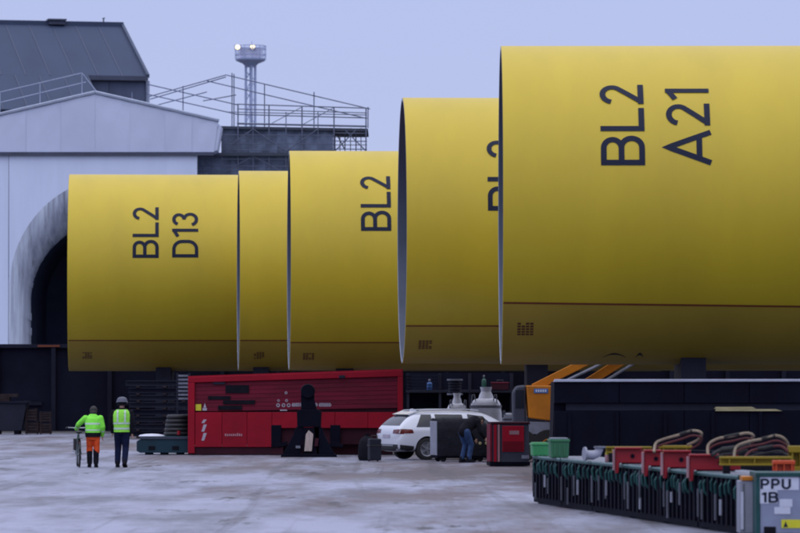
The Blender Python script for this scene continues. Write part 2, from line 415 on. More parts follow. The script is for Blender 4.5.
# ------------------------------------------------------------------ ground: icy concrete yard
def ground_material():
    m = bpy.data.materials.new('icy_concrete'); m.use_nodes = True
    nt = m.node_tree; b = nt.nodes['Principled BSDF']; L = nt.links
    def N(t): return nt.nodes.new(t)
    tc = N('ShaderNodeTexCoord')
    def noise(scale, st=(1, 1, 1), detail=6, rough=0.6, dist=0.0):
        mp = N('ShaderNodeMapping'); mp.inputs['Scale'].default_value = st
        L.new(tc.outputs['Object'], mp.inputs[0])
        n = N('ShaderNodeTexNoise'); n.inputs['Scale'].default_value = scale
        n.inputs['Detail'].default_value = detail; n.inputs['Roughness'].default_value = rough
        n.inputs['Distortion'].default_value = dist
        L.new(mp.outputs[0], n.inputs['Vector']); return n.outputs[0]
    def ramp(src, p0, p1, c0=(0, 0, 0, 1), c1=(1, 1, 1, 1)):
        r = N('ShaderNodeValToRGB'); r.color_ramp.elements[0].position = p0; r.color_ramp.elements[1].position = p1
        r.color_ramp.elements[0].color = c0; r.color_ramp.elements[1].color = c1
        L.new(src, r.inputs[0]); return r.outputs[0]
    def mix(fac, a, c):
        x = N('ShaderNodeMix'); x.data_type = 'RGBA'
        L.new(fac, x.inputs[0])
        if isinstance(a, tuple): x.inputs[6].default_value = a
        else: L.new(a, x.inputs[6])
        if isinstance(c, tuple): x.inputs[7].default_value = c
        else: L.new(c, x.inputs[7])
        return x.outputs[2]
    ice = ramp(noise(0.42, (1, 0.26, 1), 9, 0.70), 0.38, 0.58, (0.06, 0.06, 0.082, 1), (0.17, 0.176, 0.235, 1))
    # brownish thawed slush
    sp = N('ShaderNodeSeparateXYZ'); L.new(tc.outputs['Object'], sp.inputs[0])
    def ma(op, a, b_):
        q = N('ShaderNodeMath'); q.operation = op
        for i, v in enumerate((a, b_)):
            if isinstance(v, (int, float)): q.inputs[i].default_value = v
            else: L.new(v, q.inputs[i])
        return q.outputs[0]
    bias = ma('ADD', ma('MULTIPLY', ma('SUBTRACT', sp.outputs['Y'], 84.0), 0.0022), ma('MULTIPLY', ma('ADD', sp.outputs['X'], 2.0), 0.014))
    slush = ramp(ma('ADD', noise(0.20, (1, 0.25, 1), 9, 0.68), bias), 0.46, 0.58)
    c = mix(slush, ice, (0.075, 0.050, 0.058, 1))
    # wet dark flecks and tyre marks
    fl = ramp(noise(0.8, (0.7, 0.16, 1), 9, 0.76), 0.57, 0.63)
    c = mix(fl, c, (0.025, 0.02, 0.028, 1))
    tr = ramp(noise(0.9, (1.7, 0.035, 1), 4, 0.5, 0.6), 0.57, 0.66, (0, 0, 0, 1), (0.6, 0.6, 0.6, 1))
    c = mix(tr, c, (0.055, 0.05, 0.066, 1))
    # unseen ground outside the frosted lane: asphalt made dark to bounce less light
    sx = N('ShaderNodeSeparateXYZ'); L.new(tc.outputs['Object'], sx.inputs[0])
    def math_(op, a, b_):
        q = N('ShaderNodeMath'); q.operation = op
        for i, v in enumerate((a, b_)):
            if isinstance(v, (int, float)): q.inputs[i].default_value = v
            else: L.new(v, q.inputs[i])
        return q.outputs[0]
    wob = math_('MULTIPLY', math_('SUBTRACT', noise(0.25), 0.5), 6.0)
    xx = math_('ADD', sx.outputs['X'], wob)
    right = math_('SUBTRACT', xx, 4.6)
    left = math_('SUBTRACT', -34.0, xx)
    far = math_('SUBTRACT', math_('ADD', sx.outputs['Y'], wob), 163.0)
    near = math_('SUBTRACT', 30.0, math_('ADD', sx.outputs['Y'], wob))
    k = math_('MAXIMUM', math_('MAXIMUM', right, left), math_('MAXIMUM', far, near))
    mr = N('ShaderNodeMapRange'); mr.inputs['From Min'].default_value = -0.8; mr.inputs['From Max'].default_value = 0.8
    L.new(k, mr.inputs[0])
    asp = ramp(noise(0.5), 0.3, 0.7, (0.022, 0.021, 0.025, 1), (0.045, 0.043, 0.05, 1))
    c = mix(mr.outputs[0], c, asp)
    L.new(c, b.inputs['Base Color'])
    rg = N('ShaderNodeMapRange'); rg.inputs['To Min'].default_value = 0.48; rg.inputs['To Max'].default_value = 0.80
    L.new(noise(0.16, (1, 0.3, 1), 7, 0.65), rg.inputs[0]); rg.inputs['From Min'].default_value = 0.35; rg.inputs['From Max'].default_value = 0.65
    L.new(rg.outputs[0], b.inputs['Roughness'])
    # hoar frost: bright only at glancing view
    b.inputs['Sheen Roughness'].default_value = 0.35
    b.inputs['Sheen Tint'].default_value = (0.93, 0.91, 1.0, 1)
    frost = N('ShaderNodeMix'); frost.data_type = 'RGBA'
    L.new(slush, frost.inputs[0])
    L.new(ramp(noise(0.42, (1, 0.26, 1), 9, 0.70), 0.38, 0.58, (0.22, 0.25, 0.25, 1), (1, 1, 1, 1)), frost.inputs[6])
    frost.inputs[7].default_value = (0.12, 0.12, 0.12, 1)
    fr2 = N('ShaderNodeMath'); fr2.operation = 'MULTIPLY'
    inv = N('ShaderNodeMath'); inv.operation = 'SUBTRACT'; inv.inputs[0].default_value = 1.0
    L.new(mr.outputs[0], inv.inputs[1]); L.new(frost.outputs[2], fr2.inputs[0]); L.new(inv.outputs[0], fr2.inputs[1])
    fl_i = N('ShaderNodeMath'); fl_i.operation = 'SUBTRACT'; fl_i.inputs[0].default_value = 1.0; L.new(fl, fl_i.inputs[1])
    fr3 = N('ShaderNodeMath'); fr3.operation = 'MULTIPLY'; L.new(fr2.outputs[0], fr3.inputs[0]); L.new(fl_i.outputs[0], fr3.inputs[1])
    tr_i = N('ShaderNodeMath'); tr_i.operation = 'SUBTRACT'; tr_i.inputs[0].default_value = 1.0; L.new(tr, tr_i.inputs[1])
    fr4 = N('ShaderNodeMath'); fr4.operation = 'MULTIPLY'; L.new(fr3.outputs[0], fr4.inputs[0]); L.new(tr_i.outputs[0], fr4.inputs[1])
    L.new(fr4.outputs[0], b.inputs['Sheen Weight'])
    b.inputs['Specular IOR Level'].default_value = 0.8
    bp = N('ShaderNodeBump'); bp.inputs['Strength'].default_value = 0.6; bp.inputs['Distance'].default_value = 0.06
    L.new(noise(2.5, (1, 1, 1), 6), bp.inputs['Height']); L.new(bp.outputs[0], b.inputs['Normal'])
    return m
g = MB(); S = 2500
g.raw([(-S, -S, 0), (S, -S, 0), (S, S, 0), (-S, S, 0)], [(0, 1, 2, 3)])
tag(g.build('ground', ground_material()), kind='structure')

# ------------------------------------------------------------------ far grey hall
D0 = 330.0
a_rot = R(12)
c0 = P(146, 76, D0)                      # right end of the front eave
hall = thing('grey_hall', 'dark slate grey hall with pitched metal roof, farthest building at the back', 'building', (c0.x, c0.y, 0), a_rot)
EZ = c0.z; HALF = 15.0; RISE = 32.6 - EZ; LEN = 64.0
MBx = MB
mb = MB(); mb.box(-LEN, 0, 0.15, 2 * HALF - 0.15, 0, EZ - 0.25)
mb.build('wall', M_cladding, hall)
pl = MB().box(0.0, 3.0, -0.03, 0.03, 12.0, EZ - 0.55).mesh('cladding_panel', M_cladding)
for i in range(6):
    link('cladding_panel', pl, hall, loc=(-3.05 * (i + 1), 0.10, 0))
sl = math.atan2(RISE, HALF); SLEN = math.hypot(RISE, HALF)
pan = MB(); W = 2.0
pan.box(0.02, W - 0.02, -0.35, SLEN, 0, 0.12)
pan_me = pan.mesh('roof_panel', M_roof)
rib_me = MB().box(-0.05, 0.05, -0.35, SLEN, 0.0, 0.15).mesh('seam_rib', M_roof_rib)
ext_me = MB().box(0.02, W - 0.02, -10.5, -0.36, 0, 0.12).mesh('roof_panel', M_roof)
ext_rib = MB().box(-0.05, 0.05, -10.5, -0.36, 0, 0.15).mesh('seam_rib', M_roof_rib)
for i in range(int(LEN / W)):
    if i >= 2:
        link('roof_panel', ext_me, hall, loc=(-W * (i + 1) - .9, 0, EZ - 0.12), rot=(sl, 0, 0))
        link('seam_rib', ext_rib, hall, loc=(-W * i - .9, 0, EZ - 0.12 + 0.003), rot=(sl, 0, 0))
    link('roof_panel', pan_me, hall, loc=(-W * (i + 1), 0, EZ - 0.12), rot=(sl, 0, 0))
    link('seam_rib', rib_me, hall, loc=(-W * i, 0, EZ - 0.12 + 0.003), rot=(sl, 0, 0))
bk = MB(); bk.prism([(0, 0), (HALF, RISE), (2 * HALF, 0)], -LEN, -0.05, Matrix(((0, 1, 0, 0), (1, 0, 0, 0), (0, 0, 1, EZ - 0.2), (0, 0, 0, 1))))
bk.build('rear_roof', M_roof, hall)
MB().box(-4.85, 0.12, -0.45, -0.2, EZ - 0.42, EZ - 0.05).build('gutter', M_band, hall)
MB().box(0.0, 0.28, -0.15, 0.25, 0, EZ - 0.42).build('corner_trim', M_scaf_l, hall)
MB().box(-0.02, 0.22, -0.3, SLEN, 0.06, 0.34).build('verge_trim', M_roof_rib, hall, loc=(0.02, 0, EZ - 0.12), rot=(sl, 0, 0))
MB().box(-LEN, 0.2, HALF - 0.3, HALF + 0.3, EZ + RISE - 0.1, EZ + RISE + 0.3).build('ridge_cap', M_roof_rib, hall)
rv = MB(); rv.box(-6.0, -4.6, HALF - 0.7, HALF + 0.7, EZ + RISE + 0.28, EZ + RISE + 0.62); rv.box(-6.1, -4.5, HALF - 0.9, HALF + 0.9, EZ + RISE + 0.62, EZ + RISE + 0.74)
rv.build('ridge_vent', M_band, hall, loc=(-0.3, 0, -.3))
rv = MB(); rv.tube([(0, 0, 0), (0, 0, 0.35)], 0.06); rv.tube([(-.1, 0, .3), (.12, 0, .36)], 0.05)
rv.build('aerial', M_band, hall, loc=(-1.5, HALF, EZ + RISE + 0.3))

# ------------------------------------------------------------------ white sheeted shelter
DS = 205.0
def PL(x, y, d=DS):                       # local coordinates of the shelter
    p = P(x, y, d); return Vector((p.x, p.y - DS, p.z))
shel = thing('white_shelter', 'white sheeted shelter hall with gabled front and dark arched opening', 'building', (0, DS, 0))
def top_y(x): return 93 + (95 - x) * 0.232 if x < 95 else 93 + (x - 95) * 0.2276
xs = [-44, -10, 26, 61, 95, 130, 165, 192, 218]
for i, (xa, xb) in enumerate(zip(xs[:-1], xs[1:])):
    mb = MB(); off = random.uniform(-0.012, 0.012); n = 6; m_ = 6
    fr = []
    for j in range(m_ + 1):
        row = []
        for k in range(n + 1):
            x = xa + (xb - xa) * k / n + (0.02 if k == 0 else (-0.02 if k == n else 0))
            yb_ = 152.0
            if xb == 218: x2 = x - (4.0 * j / m_ * k / n)
            else: x2 = x
            y = yb_ + (top_y(x) - yb_) * (1 - j / m_)
            p = PL(x2, y); p.y += off + 0.015 * math.sin(x * 0.3 + y * 0.13) - 0.03 * math.sin(math.pi * k / n) * math.sin(math.pi * j / m_) * 0.6
            row.append(p)
        fr.append(row)
    vs = [p for r_ in fr for p in r_]; vs2 = [p + Vector((0, 0.25, 0)) for p in vs]; w_ = n + 1
    fs = [(j * w_ + k, j * w_ + k + 1, (j + 1) * w_ + k + 1, (j + 1) * w_ + k) for j in range(m_) for k in range(n)]
    mb.raw(vs, fs)
    mb.raw(vs2, [tuple(reversed(f)) for f in fs])
    mb.build('sheet_panel', M_sheet, shel, smooth=True)
# eave beam and stiff verge edge
a, b2 = PL(-46, 152.3), PL(214, 152.3)
MB().box(a.x, b2.x, -0.18, 0.12, a.z - 0.17, a.z + 0.0).build('eave_beam', M_band, shel)
for xa, xb in ((-44, 95), (95, 219)):
    mb = MB(); p0, p1 = PL(xa, top_y(xa) - 0.6), PL(xb, top_y(xb) - 0.6)
    mb.tube([p0, p1], 0.10, 6); mb.build('verge_tube', M_scaf_l, shel)
# roof planes run back from the gable
pa, pc, pd = PL(-44, top_y(-44)), PL(95, 93), PL(218, top_y(218))
for q0, q1 in ((pa, pc), (pc, pd)):
    mb = MB(); up = Vector((0, 0, -0.1))
    vs = [q0 + up, q1 + up, q1 + up + Vector((0, 14, 0)), q0 + up + Vector((0, 14, 0))]
    vs += [v + Vector((0, 0, -0.2)) for v in vs]
    mb.raw(vs, [(0, 1, 2, 3), (7, 6, 5, 4), (0, 4, 5, 1), (1, 5, 6, 2), (2, 6, 7, 3), (3, 7, 4, 0)])
    mb.build('roof', M_sheet, shel)
# lower front wall with an arched opening
def arch_out(t):   # t 0..1 from left foot over the top to right foot, photo pixels
    if t < 0.2: return (9, 424 - (424 - 290) * t / 0.2)
    if t > 0.8: return (225, 290 + (424 - 290) * (t - 0.8) / 0.2)
    a_ = math.pi - (t - 0.2) / 0.6 * math.pi
    return (117 + 108 * math.cos(a_), 290 - 113 * math.sin(a_))
def arch_in(t):
    if t < 0.2: return (31, 424 - (424 - 300) * t / 0.2)
    if t > 0.8: return (231, 300 + (424 - 300) * (t - 0.8) / 0.2)
    a_ = math.pi - (t - 0.2) / 0.6 * math.pi
    return (131 + 100 * math.cos(a_), 300 - 85 * math.sin(a_))
NA = 44
pts = [arch_out(i / NA) for i in range(NA + 1)]
ZB = 155.5
# wall pieces: left leaf, spandrels in vertical bays above the arch
bays = {'l': (-46, 17)}
mb = MB(); p0, p1 = PL(-46, 0), PL(9, 0); zt = PL(0, ZB).z
mb.box(p0.x, (p0.x + p1.x) / 2 - 0.01, 0, 0.2, 0, zt); mb.build('wall_sheet', M_sheet2, shel)
mb = MB(); mb.box((p0.x + p1.x) / 2 + 0.01, p1.x - 0.003, 0.01, 0.2, 0, zt); mb.build('wall_sheet', M_sheet2, shel)
top = [p for p in pts if True]
edges = [9, 57, 97, 137, 167, 197]
def arch_y(x):
    c_ = max(-1, min(1, (x - 117) / 108.0)); return 290 - 113 * math.sqrt(max(0, 1 - c_ * c_))
for xa, xb in zip(edges[:-1], edges[1:]):
    mb = MB(); n = 16; vs = []
    for k in range(n + 1):
        x = xa + (xb - xa) * k / n
        vs += [PL(x, ZB), PL(x, arch_y(x))]
    m2 = len(vs); vs += [v + Vector((0, 0.2, 0)) for v in vs]
    fs = []
    for k in range(n):
        fs += [(2 * k, 2 * k + 2, 2 * k + 3, 2 * k + 1), (m2 + 2 * k, m2 + 2 * k + 1, m2 + 2 * k + 3, m2 + 2 * k + 2)]
    mb.raw(vs, fs); mb.build('wall_sheet', M_sheet2, shel)
# flared lip of the arch: hanging plastic strips curving back into the dark
NS = 84
for i in range(NS):
    t0, t1 = i / NS, (i + 1) / NS
    mb = MB(); vs = []; K = 8
    jag = random.uniform(-0.5, 0.9)
    for k in range(K + 1):
        u = k / K * math.pi / 2
        for t_ in (t0, t1):
            o_ = Vector(arch_out(t_)); q_ = Vector(arch_in(t_)); q_.x += jag * (k / K) ** 2
            m_ = o_.lerp(q_, math.sin(u))
            p = PL(m_.x, m_.y, DS + 3.5 * (1 - math.cos(u))); p.y += 0.004
            vs.append(p)
    n_ = len(vs); fs = [(2 * k, 2 * k + 1, 2 * k + 3, 2 * k + 2) for k in range(K)]
    mb.raw(vs, fs)
    cz = PL(131, 330); bk_ = [v + (v - Vector((cz.x, v.y, cz.z))).normalized() * 0.05 + Vector((0, .05, 0)) for v in vs]
    mb.raw(bk_, [tuple(reversed(f)) for f in fs])
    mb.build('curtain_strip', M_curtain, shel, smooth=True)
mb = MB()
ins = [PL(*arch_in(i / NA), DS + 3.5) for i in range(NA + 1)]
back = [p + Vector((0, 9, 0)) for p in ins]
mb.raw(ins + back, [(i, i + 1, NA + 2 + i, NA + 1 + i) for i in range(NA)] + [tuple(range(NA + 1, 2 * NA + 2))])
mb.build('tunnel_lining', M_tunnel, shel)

# hand rails over the roof verges
def rail(mb, a_, b_, d, r=0.03): mb.tube([P(*a_, d), P(*b_, d)], r, 6, cap=True)
def rails(name, label, segs, d, m, r=0.03):
    mb = None
    t = thing(name, label, 'railing', (P(*segs[0][1], d).x, d, 0))
    for nm, a_, b_ in segs:
        q = MB(); q.tube([P(*a_, d) - t.location, P(*b_, d) - t.location], r, 6)
        q.build(nm, m, t)
    return t
rails('roof_railing', 'pale handrail climbing the slope of the white gable roof', [
    ('top_rail', (-40, 101.5), (82, 73)), ('mid_rail', (-40, 112), (86, 82)), ('brace', (82, 73), (97, 92)),
    ('post', (82, 73), (82, 97)), ('post', (40, 83), (40, 107)), ('post', (0, 92), (0, 116))], DS + 1.2, M_scaf_l, 0.022)
rails('roof_railing', 'handrail descending along the pale roof beside the dark netting', [
    ('top_rail', (146, 84), (238, 105)), ('mid_rail', (146, 94), (238, 114.5)), ('post', (183, 86), (183, 116)), ('post', (147, 84), (147, 106)), ('post', (132, 92), (132, 102))], DS + 3, M_scaf)
rails('roof_railing', 'peaked scaffold handrail rising to an apex over the far gable', [
    ('top_rail', (146, 97.5), (226, 75)), ('top_rail', (226, 75), (370, 109)), ('top_rail', (150, 99.3), (226, 77.0)),
    ('mid_rail', (150, 107), (207, 92)), ('mid_rail', (207, 81), (367, 118.5)), ('post', (232, 73), (232, 128)), ('post', (234, 74), (234, 128)),
    ('post', (264.5, 84), (264.5, 128)), ('post', (314, 92), (314, 128)), ('post', (368, 107), (368, 128)), ('cross_rail', (203, 101), (236, 95))], DS + 11, M_scaf)

# scaffold wing to the right of the gable
DW = 207.5
def PW(x, y, d=DW):
    p = P(x, y, d); return Vector((p.x, p.y - DW, p.z))
wing = thing('scaffold_wing', 'tall scaffold with dark netting and a railed deck beside white gable', 'scaffolding', (0, DW, 0))
def wtube(name, a_, b_, d=DW, r=0.03, m=M_scaf):
    q = MB(); q.tube([PW(*a_, d), PW(*b_, d)], r, 6); q.build(name, m, wing)
a, b2 = PW(219, 126), PW(368, 128.6)
q = MB()
vs = [a, b2, b2 + Vector((0, 5, 0)), a + Vector((0, 5, 0))]; vs += [v + Vector((0, 0, -0.14)) for v in vs]
q.raw(vs, [(0, 1, 2, 3), (7, 6, 5, 4), (0, 4, 5, 1), (1, 5, 6, 2), (2, 6, 7, 3), (3, 7, 4, 0)]); q.build('deck', M_deck, wing)
a, b2 = PW(198, 153), PW(334, 153.8)
q = MB().box(a.x, b2.x, -0.25, 4.8, a.z - 0.16, a.z); q.build('lower_deck', M_deck, wing)
for x, y in ((238, 104), (269, 105), (302, 106), (334, 107), (366, 108)):
    wtube('post', (x, y), (x, 420), DW - 0.1, 0.035)
for x in (345, 356): wtube('post', (x, 129), (x, 420), DW + 0.6, 0.03)
for x in (335, 366): wtube('post', (x, 129), (x, 420), DW + 4.0, 0.03)
wtube('top_rail', (237, 104.2), (367, 108.2)); wtube('mid_rail', (237, 114.4), (367, 118))
wtube('toe_board', (237, 123.6), (367, 126.4), DW, 0.05)
wtube('mid_rail', (237, 109), (367, 113), DW, .025)
for x in (252, 286, 318): wtube('post', (x, 112), (x, 127), DW + 4.8, .025)
wtube('top_rail', (226, 112), (367, 115), DW + 4.8, .025)
for y in (133, 141, 149): wtube('ledger', (333, y), (367, y + 0.4), DW, 0.025)
wtube('brace', (335, 151), (356, 130)); wtube('brace', (345, 130), (366, 151)); wtube('brace', (335, 131), (345, 150), DW + 2)
wtube('post', (203, 156), (203, 420), DW - 0.2, 0.035)
for x in (222, 253, 286, 318): wtube('post', (x, 127), (x, 300), DW - 0.12, 0.028)
for x in (212, 198): wtube('post', (x, 154), (x, 300), DW - 0.12, 0.028)
for y, xa in ((135, 222), (143.5, 222), (150, 222), (159, 198), (166, 198), (171, 198)): wtube('ledger', (xa, y), (334, y + .4), DW - 0.12, 0.022)
for xa, xb, ya, yb_ in ((222, 253, 151, 129), (253, 286, 129, 151), (286, 318, 151, 129), (198, 222, 156, 174), (222, 253, 174, 156), (253, 286, 156, 174)): wtube('brace', (xa, ya), (xb, yb_), DW - 0.16, 0.022)
for x in (340, 350.5, 361): wtube('post', (x, 128), (x, 300), DW + 2.2, 0.022)
for y in (131, 137, 145, 152): wtube('ledger', (333, y), (367, y), DW + 4, 0.02)
for x in (269, 302): wtube('brace', (x, 125), (x + 33, 107), DW + 4.8, 0.02)
random.seed(3)
for row, (ya, yb_, x0, x1) in enumerate(((128.6, 152.6, 221, 333), (154.2, 178, 197, 333))):
    nb = 4
    for k in range(nb):
        xa = x0 + (x1 - x0) * k / nb + 0.01; xb = x0 + (x1 - x0) * (k + 1) / nb - 0.01
        n, m_ = 8, 6; vs = []
        ph = random.uniform(0, 6)
        for j in range(m_ + 1):
            for i in range(n + 1):
                p = PW(xa + (xb - xa) * i / n, ya + (yb_ - ya) * j / m_)
                p.y += 0.25 + 0.10 * math.sin(ph + i * 1.1 + j * 0.8) * math.sin(math.pi * i / n)
                vs.append(p)
        w_ = n + 1; fs = [(j * w_ + i, j * w_ + i + 1, (j + 1) * w_ + i + 1, (j + 1) * w_ + i) for j in range(m_) for i in range(n)]
        q = MB(); q.raw(vs, fs); q.raw([v + Vector((0, .04, 0)) for v in vs], [tuple(reversed(f)) for f in fs])
        q.build('netting_panel', M_net, wing, smooth=True)
# side skirt of the white sheet folded round the corner
q = MB(); p = [PL(216, 122), PL(221, 126), PL(217, 150), PL(213, 152)]
p = [v + Vector((0, .05, 0)) for v in p]; p2 = [v + Vector((0, 2.2, 0)) for v in p]
q.raw(p + p2, [(0, 1, 2, 3), (7, 6, 5, 4), (1, 5, 6, 2), (0, 4, 5, 1), (2, 6, 7, 3)]); q.build('sheet_fold', M_sheet, shel)

# ------------------------------------------------------------------ light mast
DM = 450.0
tp = P(250.5, 100, DM)
mast = thing('light_mast', 'tall light mast with round lamp basket high above the scaffold', 'light mast', (tp.x, DM, 0))
pz = DM / F                               # metres per photo pixel
zb, zt = Z(61, DM), Z(46, DM)
for dx, dy in ((-0.62, 0), (0.62, 0), (0.0, 0.6), (0.15, -0.5)):
    q = MB(); q.tube([(dx * .85, dy, 0), (dx * .85, dy, zb)], 0.14, 8); q.build('column', M_mast, mast, smooth=True)
q = MB(); z_ = 8.0; sgn = 1
while z_ < zb - 1.2:
    q.tube([(-0.62 * sgn, 0, z_), (0.62 * sgn, 0, z_ + 1.2)], 0.05, 5); q.tube([(-0.62, 0, z_), (0.0, 0.6, z_ + 1.2)], 0.05, 5); sgn *= -1; z_ += 1.2
q.build('lattice', M_mast, mast)
q = MB(); q.lathe([(0.5, zb - 0.7), (0.9, zb - 0.3), (1.62, zb), (1.7, zb + 0.12), (1.7, zb + 0.25)], 20); q.build('basket_floor', M_mast, mast, smooth=True)
q = MB(); q.lathe([(1.25, zb + 0.25), (1.3, zt - 0.3), (1.0, zt - 0.25)], 18); q.build('basket_core', M_mast_l, mast, smooth=True)
for zz in (zb + 0.7, zt - 0.35, zt - 0.02):
    q = MB(); q.tube([(1.72 * math.cos(2 * math.pi * i / 24), 1.72 * math.sin(2 * math.pi * i / 24), zz) for i in range(24)], 0.05, 6, closed=True); q.build('ring_rail', M_mast, mast)
for i in range(12):
    an = 2 * math.pi * (i + .3) / 12
    q = MB(); q.tube([(1.72 * math.cos(an), 1.72 * math.sin(an), zb + .2), (1.72 * math.cos(an), 1.72 * math.sin(an), zt)], 0.045, 5); q.build('upright', M_mast, mast)
M_lamp = emat('lamp_lens', (1.0, 0.80, 0.42), 2.2)
for x, y in ((237.5, 47), (252.5, 46.5)):
    p = P(x, y, DM - 1.75); lp = Vector((p.x - tp.x, -1.45, p.z))
    q = MB(); q.box(-0.36, 0.36, 0.0, 0.3, -0.24, 0.24); fl = q.build('floodlight', M_mast, mast, loc=lp)
    q = MB(); q.lathe([(0.26, 0), (0.26, 0.05), (0.17, 0.12)], 12, Matrix.Rotation(R(90), 4, 'X')); q.build('lens', M_lamp, fl, smooth=True)
q = MB(); q.tube([(0.15, 0, zt - 0.3), (0.15, 0, zt + 0.5)], 0.05, 5); q.build('lightning_rod', M_mast, mast)

# ------------------------------------------------------------------ dark hoarding wall behind the yard
DH = 171.0
hz = Z(345.5, DH)
hoard = thing('dark_hoarding', 'long dark navy hoarding wall along the back of the yard', 'wall', (0, DH, 0))  # near-black panel colour also stands for the shade beneath the piles
hp = MB().box(0.02, 2.38, 0, 0.12, 0.0, hz - 0.1).mesh('hoarding_panel', M_hoard)
hq = MB().box(-0.09, 0.09, -0.16, -0.003, 0.0, hz - 0.03).mesh('hoarding_post', M_hoard2)
xw = -22.0
for i in range(24):
    link('hoarding_panel', hp, hoard, loc=(xw + 2.4 * i, random.uniform(0, 0.05), 0))
    link('hoarding_post', hq, hoard, loc=(xw + 2.4 * i, 0, 0))
MB().box(xw, xw + 2.4 * 24, -0.12, 0.2, hz - 0.1, hz + 0.06).build('capping', M_hoard2, hoard)
q = MB(); p = X(38, DH); q.box(p, X(60, DH), -0.2, -0.13, hz - 0.06, hz + 0.02); q.build('red_capping', M_stripe, hoard)
for i in range(24):
    if i % 2: continue
    q = MB(); q.box(xw + 2.4 * i + 0.5, xw + 2.4 * i + 1.9, -0.1, -0.002, 1.1, 1.24); q.build('stiffener', M_hoard2, hoard)

# ------------------------------------------------------------------ the yellow pile sections
def pile(xl, yt, yb, d, theta, label, length, stripe_y, stripe_y2=None, texts=(), stamp=None, scuffs=()):
    pt, pb = P(xl, yt, d), P(xl, yb, d)
    rad = (pt.z - pb.z) / 2; zc = (pt.z + pb.z) / 2
    t = thing('pile_section', label, 'steel pile', (pt.x, d, zc), R(theta), 'yellow pile sections lying in the yard')
    n = 120
    def ring(r, x): return [(x, -r * math.cos(2 * math.pi * i / n), r * math.sin(2 * math.pi * i / n)) for i in range(n)]
    th = 0.085
    q = MB(); q.rings([ring(rad - 0.012, 0.0), ring(rad, 0.014)] + [ring(rad, 0.014 + (length - .014) * k / 6) for k in range(1, 7)], cap=False)
    q.build('shell', M_yellow, t, smooth=True)
    q = MB(); q.rings([ring(rad - th, length), ring(rad - th, 0.012)], cap=False); q.build('inner_wall', M_inner, t, smooth=True)
    q = MB(); q.rings([ring(rad - 0.012, -0.001), ring(rad - th, -0.001), ring(rad - th, 0.012)], cap=False); q.build('end_rim', M_rim, t, smooth=True)
    q = MB(); q.rings([ring(rad, length), ring(rad - th, length + .001)], cap=False); q.build('far_rim', M_rim, t)
    dd = d - rad * 0.92
    def ang(y): return math.asin(max(-1, min(1, (Z(y, d) - zc) / rad)))
    e0 = ang(stripe_y); e1 = ang(stripe_y2) if stripe_y2 else e0
    slope = (e1 - e0) / 9.7 if stripe_y2 else 0
    hw = 0.028 / rad
    def on(x, a_, lift): r_ = rad + lift; return (x, -r_ * math.cos(a_), r_ * math.sin(a_))
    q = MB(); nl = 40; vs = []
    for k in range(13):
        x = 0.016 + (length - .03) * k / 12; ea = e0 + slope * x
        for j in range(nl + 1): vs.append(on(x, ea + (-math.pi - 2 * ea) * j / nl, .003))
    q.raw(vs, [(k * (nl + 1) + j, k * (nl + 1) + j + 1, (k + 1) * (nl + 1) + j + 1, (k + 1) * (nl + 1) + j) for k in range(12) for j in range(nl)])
    q.build('lower_band', M_brown, t, smooth=True)
    q = MB(); vs = []; fs = []
    for k in range(31):
        x = 0.02 + (length - .03) * k / 30; a_ = e0 + slope * x
        vs += [on(x, a_ - hw, .006), on(x, a_ + hw, .006)]
    q.raw(vs, [(2 * i, 2 * i + 1, 2 * i + 3, 2 * i + 2) for i in range(30)]); q.build('red_line', M_stripe, t)
    for s, xbase, ystart in texts:      # xbase: photo x of the letters' foot line
        a0 = math.asin(max(-1, min(1, (Z(ystart, dd) - zc) / rad)))
        xb = (X(xbase, dd) - pt.x - rad * .9 * math.sin(R(theta))) / math.cos(R(theta))
        lettering(s, lambda u, v, l: on(xb - v, a0 + u / rad, 0.008 + 0.0015 * l)).build('lettering', M_ink, t)
    for (sx, sy, ln, wd) in scuffs:
        a0 = math.asin(max(-1, min(1, (Z(sy, d) - zc) / rad)))
        xb = (X(sx, d) - pt.x) / math.cos(R(theta))
        q = MB(); vs = []
        for k in range(11):
            x = xb + ln * (k / 10 - .5); a_ = a0 - .25 / rad * (2 * k / 10 - 1) ** 2; ww = wd * (1 - .7 * abs(2 * k / 10 - 1))
            vs += [on(x, a_ - ww / rad, .006), on(x, a_ + ww / rad, .006)]
        q.raw(vs, [(2 * i, 2 * i + 1, 2 * i + 3, 2 * i + 2) for i in range(10)]); q.build('scuff_mark', M_ink, t)
    if stamp:
        sx, sy = stamp
        xb = (X(sx, dd) - pt.x - rad * .6 * math.sin(R(theta))) / math.cos(R(theta)); a0 = math.asin(max(-1, min(1, (Z(sy, dd) - zc) / rad)))
        q = MB()
        rr = random.Random(int(sx))
        for k in range(4):
            for j in range(5):
                if rr.random() < 0.15: continue
                x0 = xb - 0.19 + k * 0.10; s0 = a0 + (-0.25 + j * 0.10) / rad
                vs = [on(x0, s0, .006), on(x0 + .08, s0, .006), on(x0 + .08, s0 + 0.07 / rad, .006), on(x0, s0 + .07 / rad, .006)]
                q.raw(vs, [(0, 1, 2, 3)])
        q.build('stencil_block', M_oxide, t)
    return t
pile(500.5, 46.5, 364.5, 97.0, -0.55, 'nearest and biggest yellow pile section, lettered BL2 A21', 30, 305, 310,
     (('BL2', 645, 166), ('A21', 711, 166)), (527, 328), ((612, 354, .55, .06), (637, 354, .18, .09)))
pile(402.0, 98, 363.5, 116.4, 2.0, 'yellow pile section behind the biggest one, its lettering half hidden', 28, 327, None,
     (('BL2', 524, 211),), (426, 344))
pile(289.0, 151, 370, 139.0, 2.6, 'middle yellow pile section with only BL2 visible, above the red unit', 26, 343, None,
     (('BL2', 391, 231),), (308, 356))
pile(238.5, 171, 370.5, 153.0, 3.2, 'narrow visible strip of yellow pile section without lettering', 24, 341, None, (), (258, 355))
